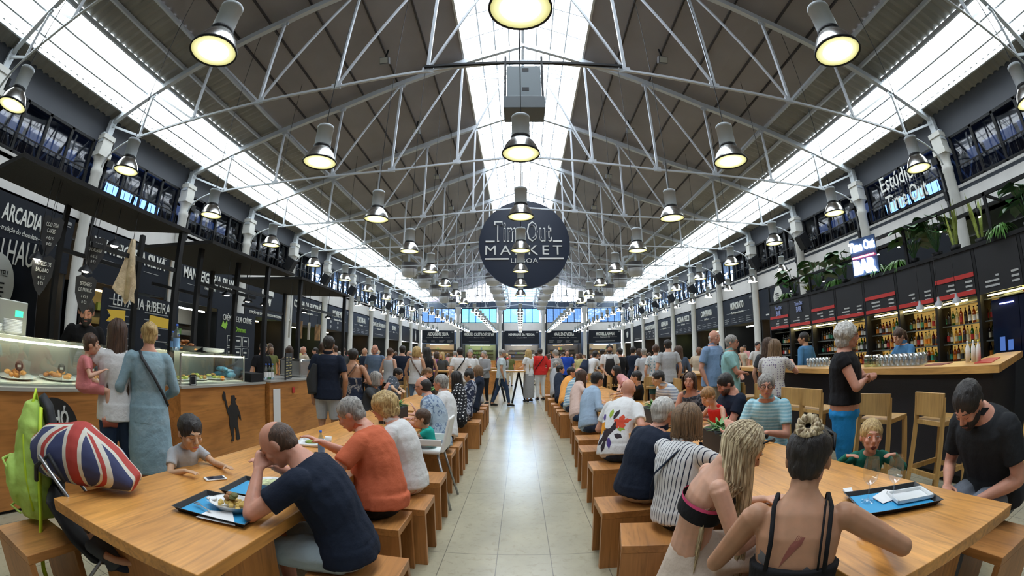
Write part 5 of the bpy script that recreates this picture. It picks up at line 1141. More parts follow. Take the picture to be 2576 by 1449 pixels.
        if kind in ('polo', 'shirt'):
            mb = MB(); mb.tube([nb-F*.0-U*.02, nb+U*.022-F*.006], [(.068*q*bw**.4, .068*q*bw**.4), (.07*q*bw**.4, .066*q*bw**.4)], 14, False); mb.build('collar', tm, r)
    else: shirt = None
    bk, bm = bottom
    if bk and bm and (legs or bk in ('dress', 'skirt', 'longskirt')):
        mb = MB(); g = .012
        if bk in ('trousers', 'shorts'):
            mb.ell(hip-U*.0, (.17*q*bw, .125*q*bw, .11*q)); 
            for i in (0, 1):
                e = 1 if bk == 'trousers' else .85; k1 = hj[i].lerp(kn[i], e); mb.tube([hj[i], hj[i].lerp(kn[i], .5*e), k1], [.095*q*bw, .085*q*bw, (.066 if e == 1 else .075)*q], 12)
                if bk == 'trousers': mb.ell(kn[i], .064*q, None, 8, 6); mb.tube([kn[i], kn[i].lerp(an[i], .5), an[i]+U*.03], [.064*q, .058*q, .048*q], 10)
        else:
            L = {'dress': .52, 'skirt': .5, 'longskirt': .8}[bk]*q
            if sit and bk == 'longskirt': mb.tube([hip+U*.1*q, hip+F*.04-U*.02, hip+F*.1-U*.2, hip+F*.12-U*.42], [(.15*q*bw, .12*q*bw), (.2*q*bw, .19*q), (.27*q, .3*q), (.31*q, .36*q)], 22, True, (1, 0, 0)); mb.tube([hip+F*.1, hip+F*.44*q], [(.2*q, .1*q), (.19*q, .085*q)], 14, True, (1, 0, 0))
            elif sit: mb.tube([hip-F*.06, hip+F*.2, kn[0].lerp(kn[1], .5)+F*.03], [(.18*q*bw, .12*q), (.19*q*bw, .09*q), (.19*q, .075*q)], 16, True, (1, 0, 0)); mb.tube([kn[0].lerp(kn[1], .5), kn[0].lerp(kn[1], .5)-U*.25], [(.19*q, .08*q)]*2, 14, True, (1, 0, 0))
            else: mb.tube([hip+U*.12*q, hip-U*.02, hip-U*L*.6, hip-U*L], [(.155*q*bw, .12*q*bw), (.19*q*bw, .145*q*bw), (.21*q*bw, .17*q*bw), (.2*q*bw, .165*q*bw)], 18, True, (1, 0, 0))
        blob(mb, vox*1.1, {'trousers': 'trousers', 'shorts': 'shorts'}.get(bk, 'skirt'), bm, r, 2, wrk, 9)
    # hair
    hk, hc = hair; hm = HR[hc] if isinstance(hc, str) else hc
    mb = MB(); am = 0
    if hk != 'none':
        if hk == 'bald': mb.ell(c-hF*.026*k+hU*.002*k, (.079*k, .078*k, .055*k), K3, 18, 12); mb.ell(c-hF*.05*k-hU*.03*k, (.064*k, .048*k, .05*k), K3)
        elif hk == 'balding': mb.ell(c-hF*.024*k+hU*.014*k, (.0795*k, .086*k, .083*k), K3, 20, 14); mb.ell(c-hF*.05*k-hU*.025*k, (.066*k, .05*k, .055*k), K3, 14, 10)
        elif hk == 'curly': mb.ell(c+hU*.035*k-hF*.024*k, (.118*k, .118*k, .105*k), K3, 18, 12); mb.ell(c-hU*.04*k-hF*.05*k, (.105*k, .08*k, .07*k), K3); am = .012
        else:
            mb.ell(c+hU*.036*k-hF*.014*k, (.087*k, .101*k, .09*k), K3, 18, 12); mb.ell(c-hF*.048*k-hU*.015*k, (.07*k, .056*k, .068*k), K3, 14, 10); am = .005
            if hk == 'xbob': [mb.tube([c+hR*s*.06*k+hU*.03*k-hF*.01*k, c+hR*s*.08*k-hU*.03*k-hF*.015*k, c+hR*s*.07*k-hU*.1*k-hF*.02*k], [(.03*k, .05*k)]*3, 10, True, tuple(hR)) for s in (-1, 1)]; mb.ell(c-hF*.06*k-hU*.06*k, (.08*k, .045*k, .07*k), K3); am = .008
            if hk in ('bun', 'topbun'):
                bc = c-hF*(.09 if hk == 'bun' else .045)*k+hU*(.06 if hk == 'bun' else .115)*k; mb.ell(bc, (.042*k, .042*k, .036*k), K3) if hk == 'bun' else None
            if hk == 'pony': mb.tube([c-hF*.09*k+hU*.04*k, c-hF*.13*k, c-hF*.13*k-hU*.12*k, c-hF*.11*k-hU*.22*k], [.03*k, .035*k, .03*k, .012*k], 10)
        ho = blob(mb, max(.007, vox*.8), 'hair', hm, r, 1, am, 26 if am > .01 else 40)
        if hk in ('long', 'wavy', 'vlong', 'bob'):
            ln = {'long': .3, 'wavy': .3, 'vlong': .56, 'bob': .06}[hk]*k; rn = random.Random(len(label)); sm = MB(); ns = 150 if vox < .0115 else 80 if vox < .015 else 26; wd = .68 if vox < .0115 else 1 if vox < .015 else 1.7
            for j in range(ns):
                ph = (j/(ns-1)-.5)*2*2.05; st = .55+.5*rn.random(); sp_ = Vector((sin(ph), -cos(ph), 0))
                def E(el_, g): v_ = K3 @ Vector((sp_.x*cos(el_)*(.083+g)*k, sp_.y*cos(el_)*(.098+g)*k, sin(el_)*(.093+g)*k)); return c+hU*.03*k-hF*.012*k+v_
                g = .004+.012*rn.random(); pts = [E(1.25, g), E(.75, g), E(.2, g+.004), E(-.3, g+.006)]
                p = pts[-1].copy(); side = (hR*sp_.x)*.018*k*rn.random(); w_ = .010*rn.random(); dd = ln*(.75+.35*rn.random())
                for f in (.25, .5, .75, 1):
                    q_ = p+side*f*(1 if hk != 'bob' else .3)-U*(dd*f+.05*k)+(F*(-.028*min(1, f*2)) if abs(ph) < 1.4 and hk != 'bob' else V(0, 0, 0))+(R*sin(f*9+j)*.012 if hk == 'wavy' else R*sin(f*8+j*1.7)*.006)
                    if hk != 'bob' and abs(ph) < 1.5: q_.y = min(q_.y, nb.y-.06*q-.05*f*q) if f > .3 else q_.y
                    pts.append(q_)
                sm.tube(pts, [(a_*k*wd, a_*k*.55*wd) for a_ in (.008, .011, .013, .013, .013, .012, .010, .004)], 5, True)
            sm.build('hair_strands', hm, r)
        if hk == 'topbun':
            bc = c-hF*.06*k+hU*.1*k; bn = MB(); ax = (hU*.45-hF*.9).normalized()
            u_ = hR; w_ = ax.cross(u_)
            for j in range(12): a = 2*pi*j/12; a2 = a+.75; bn.tube([bc+(u_*cos(a)+w_*sin(a))*.014*k+ax*.02*k, bc+(u_*cos(a)+w_*sin(a))*.035*k+ax*.03*k, bc+(u_*cos(a2)+w_*sin(a2))*.044*k-ax*.0*k, bc+(u_*cos(a2)+w_*sin(a2))*.03*k-ax*.025*k], [.009*k, .014*k, .013*k, .008*k], 7)
            bn.build('hair_bun', HR['pblond'], r)
    if beard:
        mb = MB(); mb.ell(c+hF*.03*k-hU*.06*k, (.064*k, .068*k, .055*k), K3, 14, 10); mb.ell(c+hF*.07*k-hU*.088*k, (.034*k, .028*k, .03*k), K3)
        blob(mb, .008, 'beard', HR[beard], r, 1, .004, 40); mb = MB().ell(c+hF*.102*k-hU*.043*k, (.028*k, .008*k, .007*k), K3); mb.build('moustache', HR[beard], r)
    if face:
        for s in (-1, 1):
            if pitch > .25: MB().tube([c+hR*s*.018*k+hF*.0895*k+hU*.006*k, c+hR*s*.031*k+hF*.09*k+hU*.002*k, c+hR*s*.044*k+hF*.082*k+hU*.006*k], [.0012*k, .002*k, .0012*k], 6).build('eyelash', EYED, r)
            else: MB().ell(c+hR*s*.031*k+hF*.081*k+hU*.008*k, (.0115*k, .008*k, .0052*k), K3, 10, 8).build('eye', EYEW, r); MB().ell(c+hR*s*.031*k+hF*.0865*k+hU*.008*k, (.0055*k, .0045*k, .005*k), K3, 8, 6).build('iris', EYED, r)
            MB().tube([c+hR*s*.016*k+hF*.092*k+hU*.033*k, c+hR*s*.033*k+hF*.089*k+hU*.036*k, c+hR*s*.05*k+hF*.075*k+hU*.03*k], [.0022*k, .0032*k, .0018*k], 6).build('eyebrow', hm if hk != 'none' else HR['grey'], r)
        if mouth == 'open': MB().ell(c+hF*.09*k-hU*.06*k, (.02*k, .008*k, .018*k), K3, 12, 8).build('mouth', P('open_mouth', (.12, .02, .02), .5), r)
        elif not beard: MB().ell(c+hF*.0945*k-hU*.056*k, (.023*k, .007*k, .0075*k), K3, 12, 6).build('mouth', LIP, r)
        else: MB().ell(c+hF*.1*k-hU*.058*k, (.02*k, .006*k, .006*k), K3, 12, 6).build('mouth', LIP, r)
    if glasses:
        g = MB(); gm = {'dark': BLACK, 'red': P('frame_red', (.2, .03, .03), .4), 'thin': P('frame_brown', (.08, .04, .03), .4)}[glasses]; zoff = hU*(.008)*k
        for s in (-1, 1):
            cc = c+hR*s*.034*k+hF*.1*k+zoff; g.tube([cc+hR*cos(a)*.025*k+hU*sin(a)*.018*k for a in [2*pi*j/14 for j in range(15)]], .0024*k, 5); g.tube([cc+hR*s*.026*k, c+hR*s*.078*k+zoff-hF*.0*k], .0022*k, 5)
        g.tube([c-hR*.01*k+hF*.101*k+zoff, c+hR*.01*k+hF*.101*k+zoff], .002*k, 5); g.build('glasses', gm, r)
        if glasses in ('dark', 'red'):
            for s in (-1, 1): MB().ell(c+hR*s*.034*k+hF*.1*k+zoff, (.023*k, .002*k, .016*k), K3, 12, 6).build('lens', P('sunglass', (.02, .015, .015), .1) if glasses == 'red' else glass('clear_lens', (.85, .85, .85), mixf=.15), r)
    info = dict(root=r, c=c, k=k, nb=nb, hip=hip, sh=sh, el=el, wr=wr, sp=sp, K3=K3, hR=hR, hF=hF, hU=hU, q=q, bw=bw, shirt=shirt, kn=kn, an=an)
    if extra: extra(info)
    return info
def strap(I, side=1, mat=None, bag=True, name='bag_strap', w=.02):
    """cross-body strap over the shoulder to the opposite hip, with a bag"""
    r, sp, q = I['root'], I['sp'], I['q']; mat = mat or BKF; pts = []
    for t, ang in ((.14, -1.15), (.35, -.75), (.6, -.2), (.85, .35), (.95, .75)):
        p = next((a, c_) for tt, a, c_ in [(0.14, .17, .135), (.35, .155, .12), (.6, .17, .135), (.85, .16, .108), (.95, .1, .08)] if abs(tt-t) < .01)
        rx, ry = p[0]*I['bw']*q+.026, p[1]*I['bw']*q+.026
        pts.append(sp(t)+V(sin(ang)*rx*side, -cos(ang)*ry, 0))
    MB().tube(pts, [(.004, w)]*5, 6, True, None).build(name, mat, r)
    front = [V(p.x, 2*sp(tt).y-p.y, p.z) for p, tt in zip(pts, (.14, .35, .6, .85, .95))]
    MB().tube(front[1:], [(.004, w)]*4, 6).build(name, mat, r)
def decal(I, polys, mat, name, o, u, v, tgt, off=.004, scale=1.0):
    """lay flat 2-D shapes onto the surface of tgt, seen from behind the person (ray along +F)"""
    dg = None; me = tgt.data; bv = BVHTree.FromPolygons([v_.co for v_ in me.vertices], [tuple(p.vertices) for p in me.polygons]); d = v.cross(u).normalized()
    for pm, pts in polys:
        cx = sum(p[0] for p in pts)/len(pts); cy = sum(p[1] for p in pts)/len(pts); n = len(pts); vs = []; fs = []
        rings = (1.0, .66, .33)
        for f in rings:
            for p in pts: vs.append(o+u*((cx+(p[0]-cx)*f)*scale)+v*((cy+(p[1]-cy)*f)*scale))
        vs.append(o+u*cx*scale+v*cy*scale)
        for k_ in range(2): fs += [(k_*n+i, k_*n+(i+1) % n, (k_+1)*n+(i+1) % n, (k_+1)*n+i) for i in range(n)]
        fs += [(2*n+i, 2*n+(i+1) % n, 3*n) for i in range(n)]
        out = []
        for p in vs:
            hit = bv.ray_cast(p-d*.6, d, 1.2); out.append(hit[0]-d*off if hit[0] else p)
        MB().add(out, fs, True).build(name, pm or mat, I['root'])

def L2(x, y, rz, hx, hy, hz):
    """crown position in the world -> person's own frame"""
    dx, dy = hx-x, hy-y; return (dx*cos(rz)+dy*sin(rz), -dx*sin(rz)+dy*cos(rz), hz)
def seat_p(label, x, y, rz, hx, hy, hz, **kw): return person(label, x, y, rz, 'sit', head=L2(x, y, rz, hx, hy, hz), **kw)
NAVY = cloth('navy_tee', (.012, .018, .035)); ORNG = cloth('orange_polo', (.55, .13, .06)); WHT = cloth('white_cloth', (.66, .66, .66)); GREY = cloth('grey_cloth', (.3, .3, .31)); LGR = cloth('light_grey_cloth', (.45, .47, .5))
DENIM = cloth('denim', (.03, .05, .1)); LBLUE = cloth('light_blue_cloth', (.3, .4, .52)); BLK = cloth('black_cloth', (.012, .012, .014)); DGREY = cloth('dark_grey_cloth', (.06, .065, .07)); PINK = cloth('pink_cloth', (.6, .2, .2)); BEIGE = cloth('beige_cloth', (.5, .42, .32))
TEAL = cloth('teal_cloth', (.02, .42, .36)); REDC = cloth('red_cloth', (.6, .03, .025)); AQUA = cloth('aqua_cloth', (.3, .55, .55)); ICE = cloth('ice_blue_shorts', (.38, .48, .55)); BRB = cloth('bright_blue', (.02, .25, .6)); DGREEN = cloth('dark_green', (.015, .14, .1))
LT, RT = pi/2, -pi/2        # facing the left tables / facing the bar
# ---- left side of the aisle, seated, facing the left tables
I = seat_p('bald-crowned man in navy T-shirt and pale shorts bent over his tray', -.86, 1.9, LT+.12, -1.17, 1.82, 1.2, yaw=-.1, pitch=.75, hair=('balding', 'brown'), top=('tee', NAVY), bottom=('shorts', ICE), b=1.16, vox=.01, arms=((-.12, .4, .96, (-1, -.1, -.9)), (.12, .44, .92, (.9, -.1, -.6))), wrk=.006, skin='pink')
def belt(I): MB().tube([I['hip']+V(.165*cos(a), .125*sin(a)-.01, .04) for a in [pi+pi*j/10 for j in range(11)]], [(.004, .018)]*11, 6).build('belt', BKF, I['root'])
belt(I)
I = seat_p('man in orange polo shirt leaning over the table', -.92, 2.68, LT, -1.16, 2.76, 1.24, yaw=.0, pitch=.55, hair=('short', 'grey'), top=('polo', ORNG), bottom=('trousers', BLK), b=1.2, belly=.05, vox=.011, arms=((-.22, .46, .86), (.1, .5, .9)), wrk=.005, skin='pink')
seat_p('woman with curly blonde hair in white blouse and striped trousers', -.86, 3.2, LT, -1.07, 3.22, 1.24, yaw=.2, pitch=.3, hair=('curly', 'blond'), top=('shirt', WHT), bottom=('trousers', cloth('pink_stripe', (.6, .58, .56), 'vstripe', (.5, .33, .3), 9)), b=1.08, h=1.65, vox=.011, skin='pink', glasses='dark')
person('toddler in teal T-shirt sitting in the white high chair, arm raised', -.93, 4.26, pi/2+.3, 'sit', h=.85, head=(0, .07, 1.0), hs=1.7, yaw=.2, hair=('short', 'brown'), top=('tee', TEAL), bottom=('shorts', GREY), vox=.009, seat=.6, zhip=.64, arms=((.0, .24, .76), (.2, .16, 1.02, (1, -.2, -.5))), shoes=None)
FLOR = cloth('floral_shirt', (.36, .44, .52), 'fl', (.12, .17, .27), 14)
seat_p('man with glasses and receding dark hair in pale floral shirt', -.93, 4.72, LT, -1.14, 4.9, 1.3, yaw=.25, pitch=.15, hair=('balding', 'black'), top=('shirt', FLOR), bottom=('trousers', BLK), b=1.15, vox=.011, glasses='thin', skin='pink')
seat_p('grey-haired man in white shirt beside the floral shirt man', -.95, 5.35, LT, -1.06, 5.6, 1.3, yaw=.3, hair=('short', 'grey'), top=('shirt', WHT), bottom=('trousers', BLK), b=1.1, skin='pink')
seat_p('woman with long black hair in black polka dot blouse', -.95, 6.5, LT, -1.07, 6.95, 1.29, yaw=.1, pitch=.1, hair=('long', 'black'), top=('long', cloth('polka', (.015, .015, .018), 'dots', (.7, .7, .7), 22)), bottom=('trousers', BLK), b=.92, h=1.63, skin='asian')
seat_p('older woman with short dark hair, glasses and dark cardigan', -.95, 7.15, LT, -.92, 7.6, 1.3, yaw=.2, pitch=.25, hair=('short', 'black'), top=('long', cloth('print_navy', (.02, .025, .05), 'fl', (.4, .42, .48), 10)), bottom=('trousers', BLK), h=1.58, glasses='thin', skin='asian')
seat_p('light-haired person in navy top behind the older woman with glasses', -.93, 8.2, LT, -.86, 8.5, 1.35, yaw=0, pitch=.3, hair=('bob', 'lbrown'), top=('long', NAVY), bottom=('trousers', DENIM), h=1.65)
seat_p('dark-haired diner at the far end of the left benches', -.95, 9.4, LT, -1.15, 9.5, 1.28, pitch=.2, hair=('short', 'black'), top=('tee', GREY), bottom=('trousers', DENIM), vox=.015)
person('small child with bare legs and brown sandals lying in the stroller under the table', -1.95, 1.28, -1.0, 'sit', h=.95, hs=1.3, head=(0, -.12, .68), zhip=.42, hair=('short', 'brown'), top=('tee', DGREY), bottom=('shorts', NAVY), vox=.012, arms=((-.1, .18, .45), (.1, .18, .45)), shoes=P('sandal', (.35, .08, .05), .6), skin='tan')
# ---- counter side of the left tables, facing the aisle
seat_p('small boy in grey T-shirt using the phone at the table edge', -2.28, 2.28, RT+.45, -2.05, 2.13, 1.06, h=1.05, hs=1.38, yaw=-.1, pitch=.35, hair=('short', 'black'), top=('tee', cloth('marl_grey', (.42, .44, .46))), bottom=('shorts', DENIM), vox=.008, arms=((-.08, .34, .785), (.12, .33, .785)), skin='asian', seat=.45, curl=.15) if False else person('small boy in grey T-shirt using the phone at the table edge', -2.2, 2.12, RT-.2, 'sit', h=1.08, hs=1.58, head=(.0, .14, 1.09), yaw=.15, pitch=.3, hair=('short', 'black'), top=('tee', cloth('marl_grey', (.42, .44, .46))), bottom=('shorts', DENIM), vox=.008, arms=((-.12, .36, .785), (.16, .3, .785)), skin='asian', seat=.45, zhip=.6, curl=.15)
seat_p('grey-haired woman in sunglasses resting her chin on her hand', -2.35, 6.3, RT, -2.22, 6.35, 1.27, yaw=-.35, hair=('bob', 'grey'), top=('long', DGREY), bottom=('trousers', BLK), h=1.65, glasses='red', arms=((-.1, .4, .82), (.05, .3, 1.0, (.3, .2, -.9))), skin='pink')
seat_p('young man with short black hair in dark patterned T-shirt', -2.4, 7.4, RT, -2.45, 8.3, 1.28, yaw=.0, pitch=.35, hair=('short', 'black'), top=('tee', cloth('dark_print', (.05, .06, .075), 'dots', (.3, .32, .35), 16)), bottom=('trousers', BLK), skin='asian')
seat_p('woman with tied light brown hair in white top leaning in', -2.35, 9.7, RT, -2.15, 9.8, 1.26, yaw=-.2, pitch=.4, hair=('pony', 'lbrown'), top=('tee', WHT), bottom=('trousers', DENIM))
seat_p('diner in grey shirt on the counter side of the second left table', -2.4, 5.1, RT, -2.3, 5.2, 1.25, hair=('short', 'brown'), top=('tee', DGREY), bottom=('trousers', DENIM), vox=.015) if False else None
# ---- right side of the aisle, seated, facing the right tables
fw = seat_p('bald man seen from behind in white shirt with big flower print', .97, 4.25, RT+.75, 1.2, 4.62, 1.28, yaw=-.3, hair=('none', 'grey'), top=('shirt', WHT), bottom=('trousers', DENIM), b=1.12, vox=.011, skin='pink')
o_ = fw['sp'](.5); RD, OR_, PU, GR_, BK_ = cloth('petal_red', (.62, .08, .04)), cloth('petal_orange', (.7, .28, .02)), cloth('petal_purple', (.08, .05, .2)), cloth('petal_green', (.28, .38, .05)), cloth('petal_dark', (.035, .025, .03))
def petal(cx, cy, a, l, w, m): return (m, [(cx+cos(a)*l*f-sin(a)*w*g, cy+sin(a)*l*f+cos(a)*w*g) for f, g in ((0, 0), (.3, .8), (.65, 1), (1, 0), (.65, -1), (.3, -.8))])
ps = [(BK_, [(-.06, -.02), (.06, .08), (.09, .0), (.02, -.14), (-.07, -.16)])]
for i in range(5): ps.append(petal(.11, .06, 2*pi*i/5+.3, .085, .028, RD)); ps.append(petal(-.12, -.02, 2*pi*i/5, .08, .026, OR_))
ps += [petal(-.03, .1, 1.7, .1, .03, GR_), petal(.02, .09, 1.3, .11, .028, BK_), petal(-.1, .07, 2.4, .09, .028, PU), petal(-.13, -.08, 4.4, .11, .02, PU), petal(.03, -.1, 5.2, .12, .028, PU), petal(.0, -.12, 4.6, .15, .03, BK_), petal(-.03, -.1, 4.1, .14, .03, BK_), petal(.09, -.06, 5.9, .1, .025, BK_), petal(.1, -.0, 6.0, .08, .02, GR_), petal(.05, -.1, 5.0, .13, .02, PU)]
decal(fw, ps, None, 'flower_print', o_, V(1, 0, 0), V(0, 0, 1), fw['shirt'], .003, .9)
seat_p('white-haired elderly man in dark navy shirt turned to the right', .86, 3.0, RT+.35, 1.07, 3.05, 1.22, yaw=-.15, pitch=.05, hair=('short', 'white'), top=('shirt', NAVY), bottom=('trousers', BEIGE), b=1.12, vox=.011, skin='pink')
I = seat_p('woman in white pinstriped shirt with wavy light brown hair', .96, 2.4, RT+.4, 1.05, 2.52, 1.22, yaw=-.2, pitch=.15, hair=('bob', 'lbrown'), top=('shirt', cloth('pinstripe', (.66, .66, .66), 'thin', (.02, .025, .05), .012)), bottom=('trousers', BLK), b=1.05, h=1.66, vox=.01, skin='pink', arms=((-.1, .42, .82), (.1, .36, 1.0, (.6, .2, -.8)))); strap(I, 1, NAVY, w=.012)
def bikini(I):
    mb = MB(); sp, q = I['sp'], I['q']; mb.tube([sp(.5)+V(0, .0, 0), sp(.54), sp(.64)], [(.166*q*I['bw'], .128*q*I['bw']), (.168*q*I['bw'], .13*q*I['bw']), (.17*q*I['bw'], .125*q*I['bw'])], 24, False, (1, 0, 0)); mb.build('bikini_band', BLK, I['root'])
    mb = MB(); mb.tube([sp(.64)-V(0, 0, .004), sp(.665)], [(.172*q*I['bw'], .128*q*I['bw'])]*2, 24, False, (1, 0, 0)); mb.build('pink_trim', cloth('hot_pink', (.65, .08, .2)), I['root'])
    for s in (-1, 1): MB().ell(sp(.66)+V(s*.075*q, .085*q, 0), (.062*q, .05*q, .06*q)).build('bikini_cup', BLK, I['root'])
    c, k, hR, hF, hU = I['c'], I['k'], I['hR'], I['hF'], I['hU']
    mb = MB(); [mb.tube([c+hR*s*.085*k+hF*.02*k+hU*.05*k, c+hR*s*.08*k+hF*.055*k+hU*.1*k, c+hR*s*.045*k+hF*.085*k+hU*.115*k], [.004, .005, .012], 6) for s in (-1, 1)]; mb.build('sunglasses', BLACK, I['root'])
seat_p('young woman with long blonde hair, black and pink bikini top and cream tulle skirt', .82, 1.84, RT-.25, 1.0, 1.72, 1.21, yaw=.0, pitch=.65, hair=('vlong', 'pblond'), top=(None, None), bottom=('longskirt', cloth('cream_tulle', (.6, .5, .42))), b=.9, h=1.68, vox=.0085, skin='fair', arms=((-.12, .4, .77), (.12, .34, .7, (.8, -.4, -.6))), extra=bikini, shoes=None)
def tattoos(I):
    body = [o for o in I['root'].children if o.name.startswith('body')][0]; sp = I['sp']; R, U = V(1, 0, 0), V(0, 0, 1)
    INKT = P('tattoo_red', (.26, .08, .06), .5); INKB = P('tattoo_grey', (.12, .12, .13), .5); ps = []
    for i in range(9): ps.append(petal(-.055+.004*i, -.02+.008*i, 1.15-.05*i, .12-.008*i, .008, INKT))
    for i in range(8): ps.append(petal(.04+.025*cos(i*.8), -.06+.012*sin(i*.8), i*.8, .035, .014, INKB))
    ps.append(petal(-.11, -.03, 1.9, .05, .02, INKB)); decal(I, ps, None, 'tattoo', sp(.62), R, U, body, .0015)
    mb = MB()
    q = I['q']
    for s in (-1, 1):
        pts = [sp(.55)+V(s*.1*q, -.1*q, 0), sp(.75)+V(s*.095*q, -.118*q, 0), sp(.9)+V(s*.1*q, -.06*q, .02), sp(.95)+V(s*.09*q, .0, .02), sp(.8)+V(s*.085*q, .11*q, 0)]
        MB().tube(pts, [(.008, .003)]*5, 6, True, (1, 0, 0)).build('shoulder_strap', BLK, I['root'])
        if s > 0: MB().tube([p-V(.022, 0, 0) for p in pts[:3]]+[pts[3]], [(.004, .003)]*4, 6, True, (1, 0, 0)).build('shoulder_strap', BLK, I['root'])
    c, k, hR, hF, hU = I['c'], I['k'], I['hR'], I['hF'], I['hU']
    for s in (-1, 1): MB().tube([c+hR*s*.09*k+hU*.04*k, c+hR*s*.08*k+hF*.06*k+hU*.09*k, c+hR*s*.03*k+hF*.08*k+hU*.11*k], [.005, .008, .018], 6).build('sunglasses', BLACK, I['root'])
seat_p('dark-haired woman with blonde top bun, strappy black top and back tattoo', 0.9, 1.1, RT+.95, .98, 1.2, 1.27, yaw=.25, pitch=.25, hair=('topbun', 'black'), top=('bandeau', BLK), bottom=('shorts', BLK), b=.98, h=1.7, vox=.0085, skin='tan', arms=((-.2, .34, .8), (.36, .3, .8, (.9, -.4, -.4))), extra=tattoos, shoes=None, ears=True)
seat_p('man in light blue shirt turning his head to talk', .98, 6.0, RT+.3, 1.16, 6.35, 1.3, yaw=-.2, pitch=.15, hair=('short', 'black'), top=('long', LBLUE), bottom=('trousers', DENIM), skin='tan')
seat_p('young woman with long dark hair, pale pink blouse and denim shorts', .95, 7.1, RT+.1, 1.12, 7.6, 1.29, pitch=.15, hair=('long', 'brown'), top=('tee', cloth('pale_pink', (.58, .42, .36))), bottom=('shorts', DENIM), h=1.62, b=.92)
seat_p('balding man in blue and white striped shirt', .98, 8.3, RT, 1.22, 8.7, 1.3, pitch=.1, hair=('bald', 'brown'), top=('tee', cloth('stripe_blue', (.5, .56, .56), 'hstripe', (.12, .25, .35), 11)), bottom=('trousers', DENIM), skin='pink')
seat_p('person in orange shirt and dark cap', .95, 9.0, RT, 1.15, 9.5, 1.3, hair=('short', 'black'), top=('tee', cloth('orange_tee', (.75, .33, .08))), bottom=('shorts', DENIM), vox=.014)
seat_p('person in dark navy jacket with phone at far right benches', .95, 9.9, RT, 1.0, 10.6, 1.33, hair=('short', 'black'), top=('long', NAVY), bottom=('trousers', BLK), vox=.014)
seat_p('grey-clad diner on the farthest right bench', .93, 11.2, RT, 1.02, 11.9, 1.42, hair=('short', 'grey'), top=('long', GREY), bottom=('trousers', BLK), vox=.015)
# ---- bar side of the right tables, facing the aisle
seat_p('grey-haired man with glasses in light blue striped polo facing the camera', 2.42, 3.62, LT+.7, 2.28, 3.5, 1.31, yaw=-.35, pitch=.05, hair=('short', 'grey'), top=('polo', cloth('aqua_stripe', (.25, .5, .6), 'hstripe', (.45, .66, .72), 10)), bottom=('trousers', BEIGE), b=1.1, vox=.01, skin='pink', glasses='dark', arms=((-.08, .4, .8), (.12, .38, .8)))
seat_p('dark-haired man in navy T-shirt looking down at his food', 2.4, 4.5, LT, 2.3, 4.4, 1.29, yaw=.1, pitch=.5, hair=('short', 'black'), top=('tee', NAVY), bottom=('trousers', DENIM), b=1.25, vox=.011, beard='brown', skin='pink')
seat_p('small child with light brown hair in red vest', 2.2, 4.25, LT+.3, 1.98, 4.2, 1.17, h=1.1, hs=1.35, pitch=.5, hair=('short', 'ginger'), top=('tank', REDC), bottom=('shorts', DENIM), vox=.01, seat=.5)
seat_p('brown-haired woman in dark print sleeveless top looking at the camera', 2.35, 5.2, LT+.8, 2.16, 5.15, 1.29, yaw=-.2, hair=('bob', 'brown'), top=('tank', cloth('dark_lace', (.04, .045, .06), 'fl', (.2, .22, .26), 20)), bottom=('trousers', BLK), h=1.66, vox=.011, skin='pink')
seat_p('stocky man with short black hair in white striped shirt', 2.4, 6.3, LT+.2, 2.08, 6.2, 1.29, yaw=.1, pitch=.25, hair=('short', 'black'), top=('shirt', cloth('white_stripe', (.6, .62, .64), 'hstripe', (.3, .34, .42), 7)), bottom=('trousers', BLK), b=1.2, skin='asian')
seat_p('boy in black T-shirt seen from behind at the right table', 2.05, 7.6, LT, 1.98, 7.1, 1.27, yaw=.4, hair=('short', 'black'), top=('tee', BLK), bottom=('trousers', BLK), h=1.55)
seat_p('dark-haired woman in pink blouse facing left', 2.4, 8.6, LT, 2.12, 9.3, 1.31, hair=('long', 'black'), top=('tee', cloth('rose', (.6, .3, .3))), bottom=('trousers', DENIM), h=1.65, pitch=.1)
person('laughing toddler with blond hair in dark green top behind the wine glasses', 2.4, 2.22, LT+.85, 'sit', h=1.1, hs=1.55, head=(.0, .14, 1.02), yaw=-.1, pitch=-.05, hair=('short', 'blond'), top=('long', DGREEN), bottom=('trousers', GREY), vox=.008, arms=((-.17, .2, .79), (.17, .18, .79)), mouth='open', skin='pink', legs=True, shoes=None)
seat_p('bearded man in black polo bowing his head at the right edge', 2.72, 1.28, LT-.15, 2.36, 1.34, 1.27, yaw=-.1, pitch=.8, hair=('short', 'black'), top=('polo', cloth('charcoal', (.02, .022, .025))), bottom=('trousers', cloth('grey_jeans', (.18, .2, .24))), b=1.32, h=1.84, vox=.01, beard='black', skin='pink', arms=((-.1, .3, .62), (.15, .33, .66)))
# ---- standing people near the counters
I = person('bearded barman in black T-shirt behind the pastry counter', -4.95, 2.98, RT-.35, h=1.96, hair=('short', 'black'), beard='black', top=('tee', BLK), bottom=('trousers', BLK), yaw=.25, pitch=.3, skin='pink', head=(.0, .1, 1.92), hs=1.12, vox=.011)
I = person('woman with very long dark hair in white T-shirt carrying a small girl', -3.38, 2.42, LT-.5, h=1.68, hair=('vlong', 'brown'), top=('cap', WHT), bottom=('trousers', DENIM), b=1.1, arms=((-.17, .22, 1.12, (-1, -.4, -.3)), (.2, .25, 1.1)), vox=.01, skin='fair', yaw=-.2)
person('little girl in pink dress and sandals carried on the hip of the white-shirted woman', -3.5, 2.13, -.5, 'sit', h=.92, hs=1.45, head=(0, .06, 1.54), zhip=1.1, hair=('short', 'brown'), top=('tee', PINK), bottom=('shorts', PINK), vox=.009, arms=((-.12, .18, 1.22), (.12, .16, 1.25)), seat=1.0, shoes=P('sandal', (.35, .08, .05), .6), skin='fair')
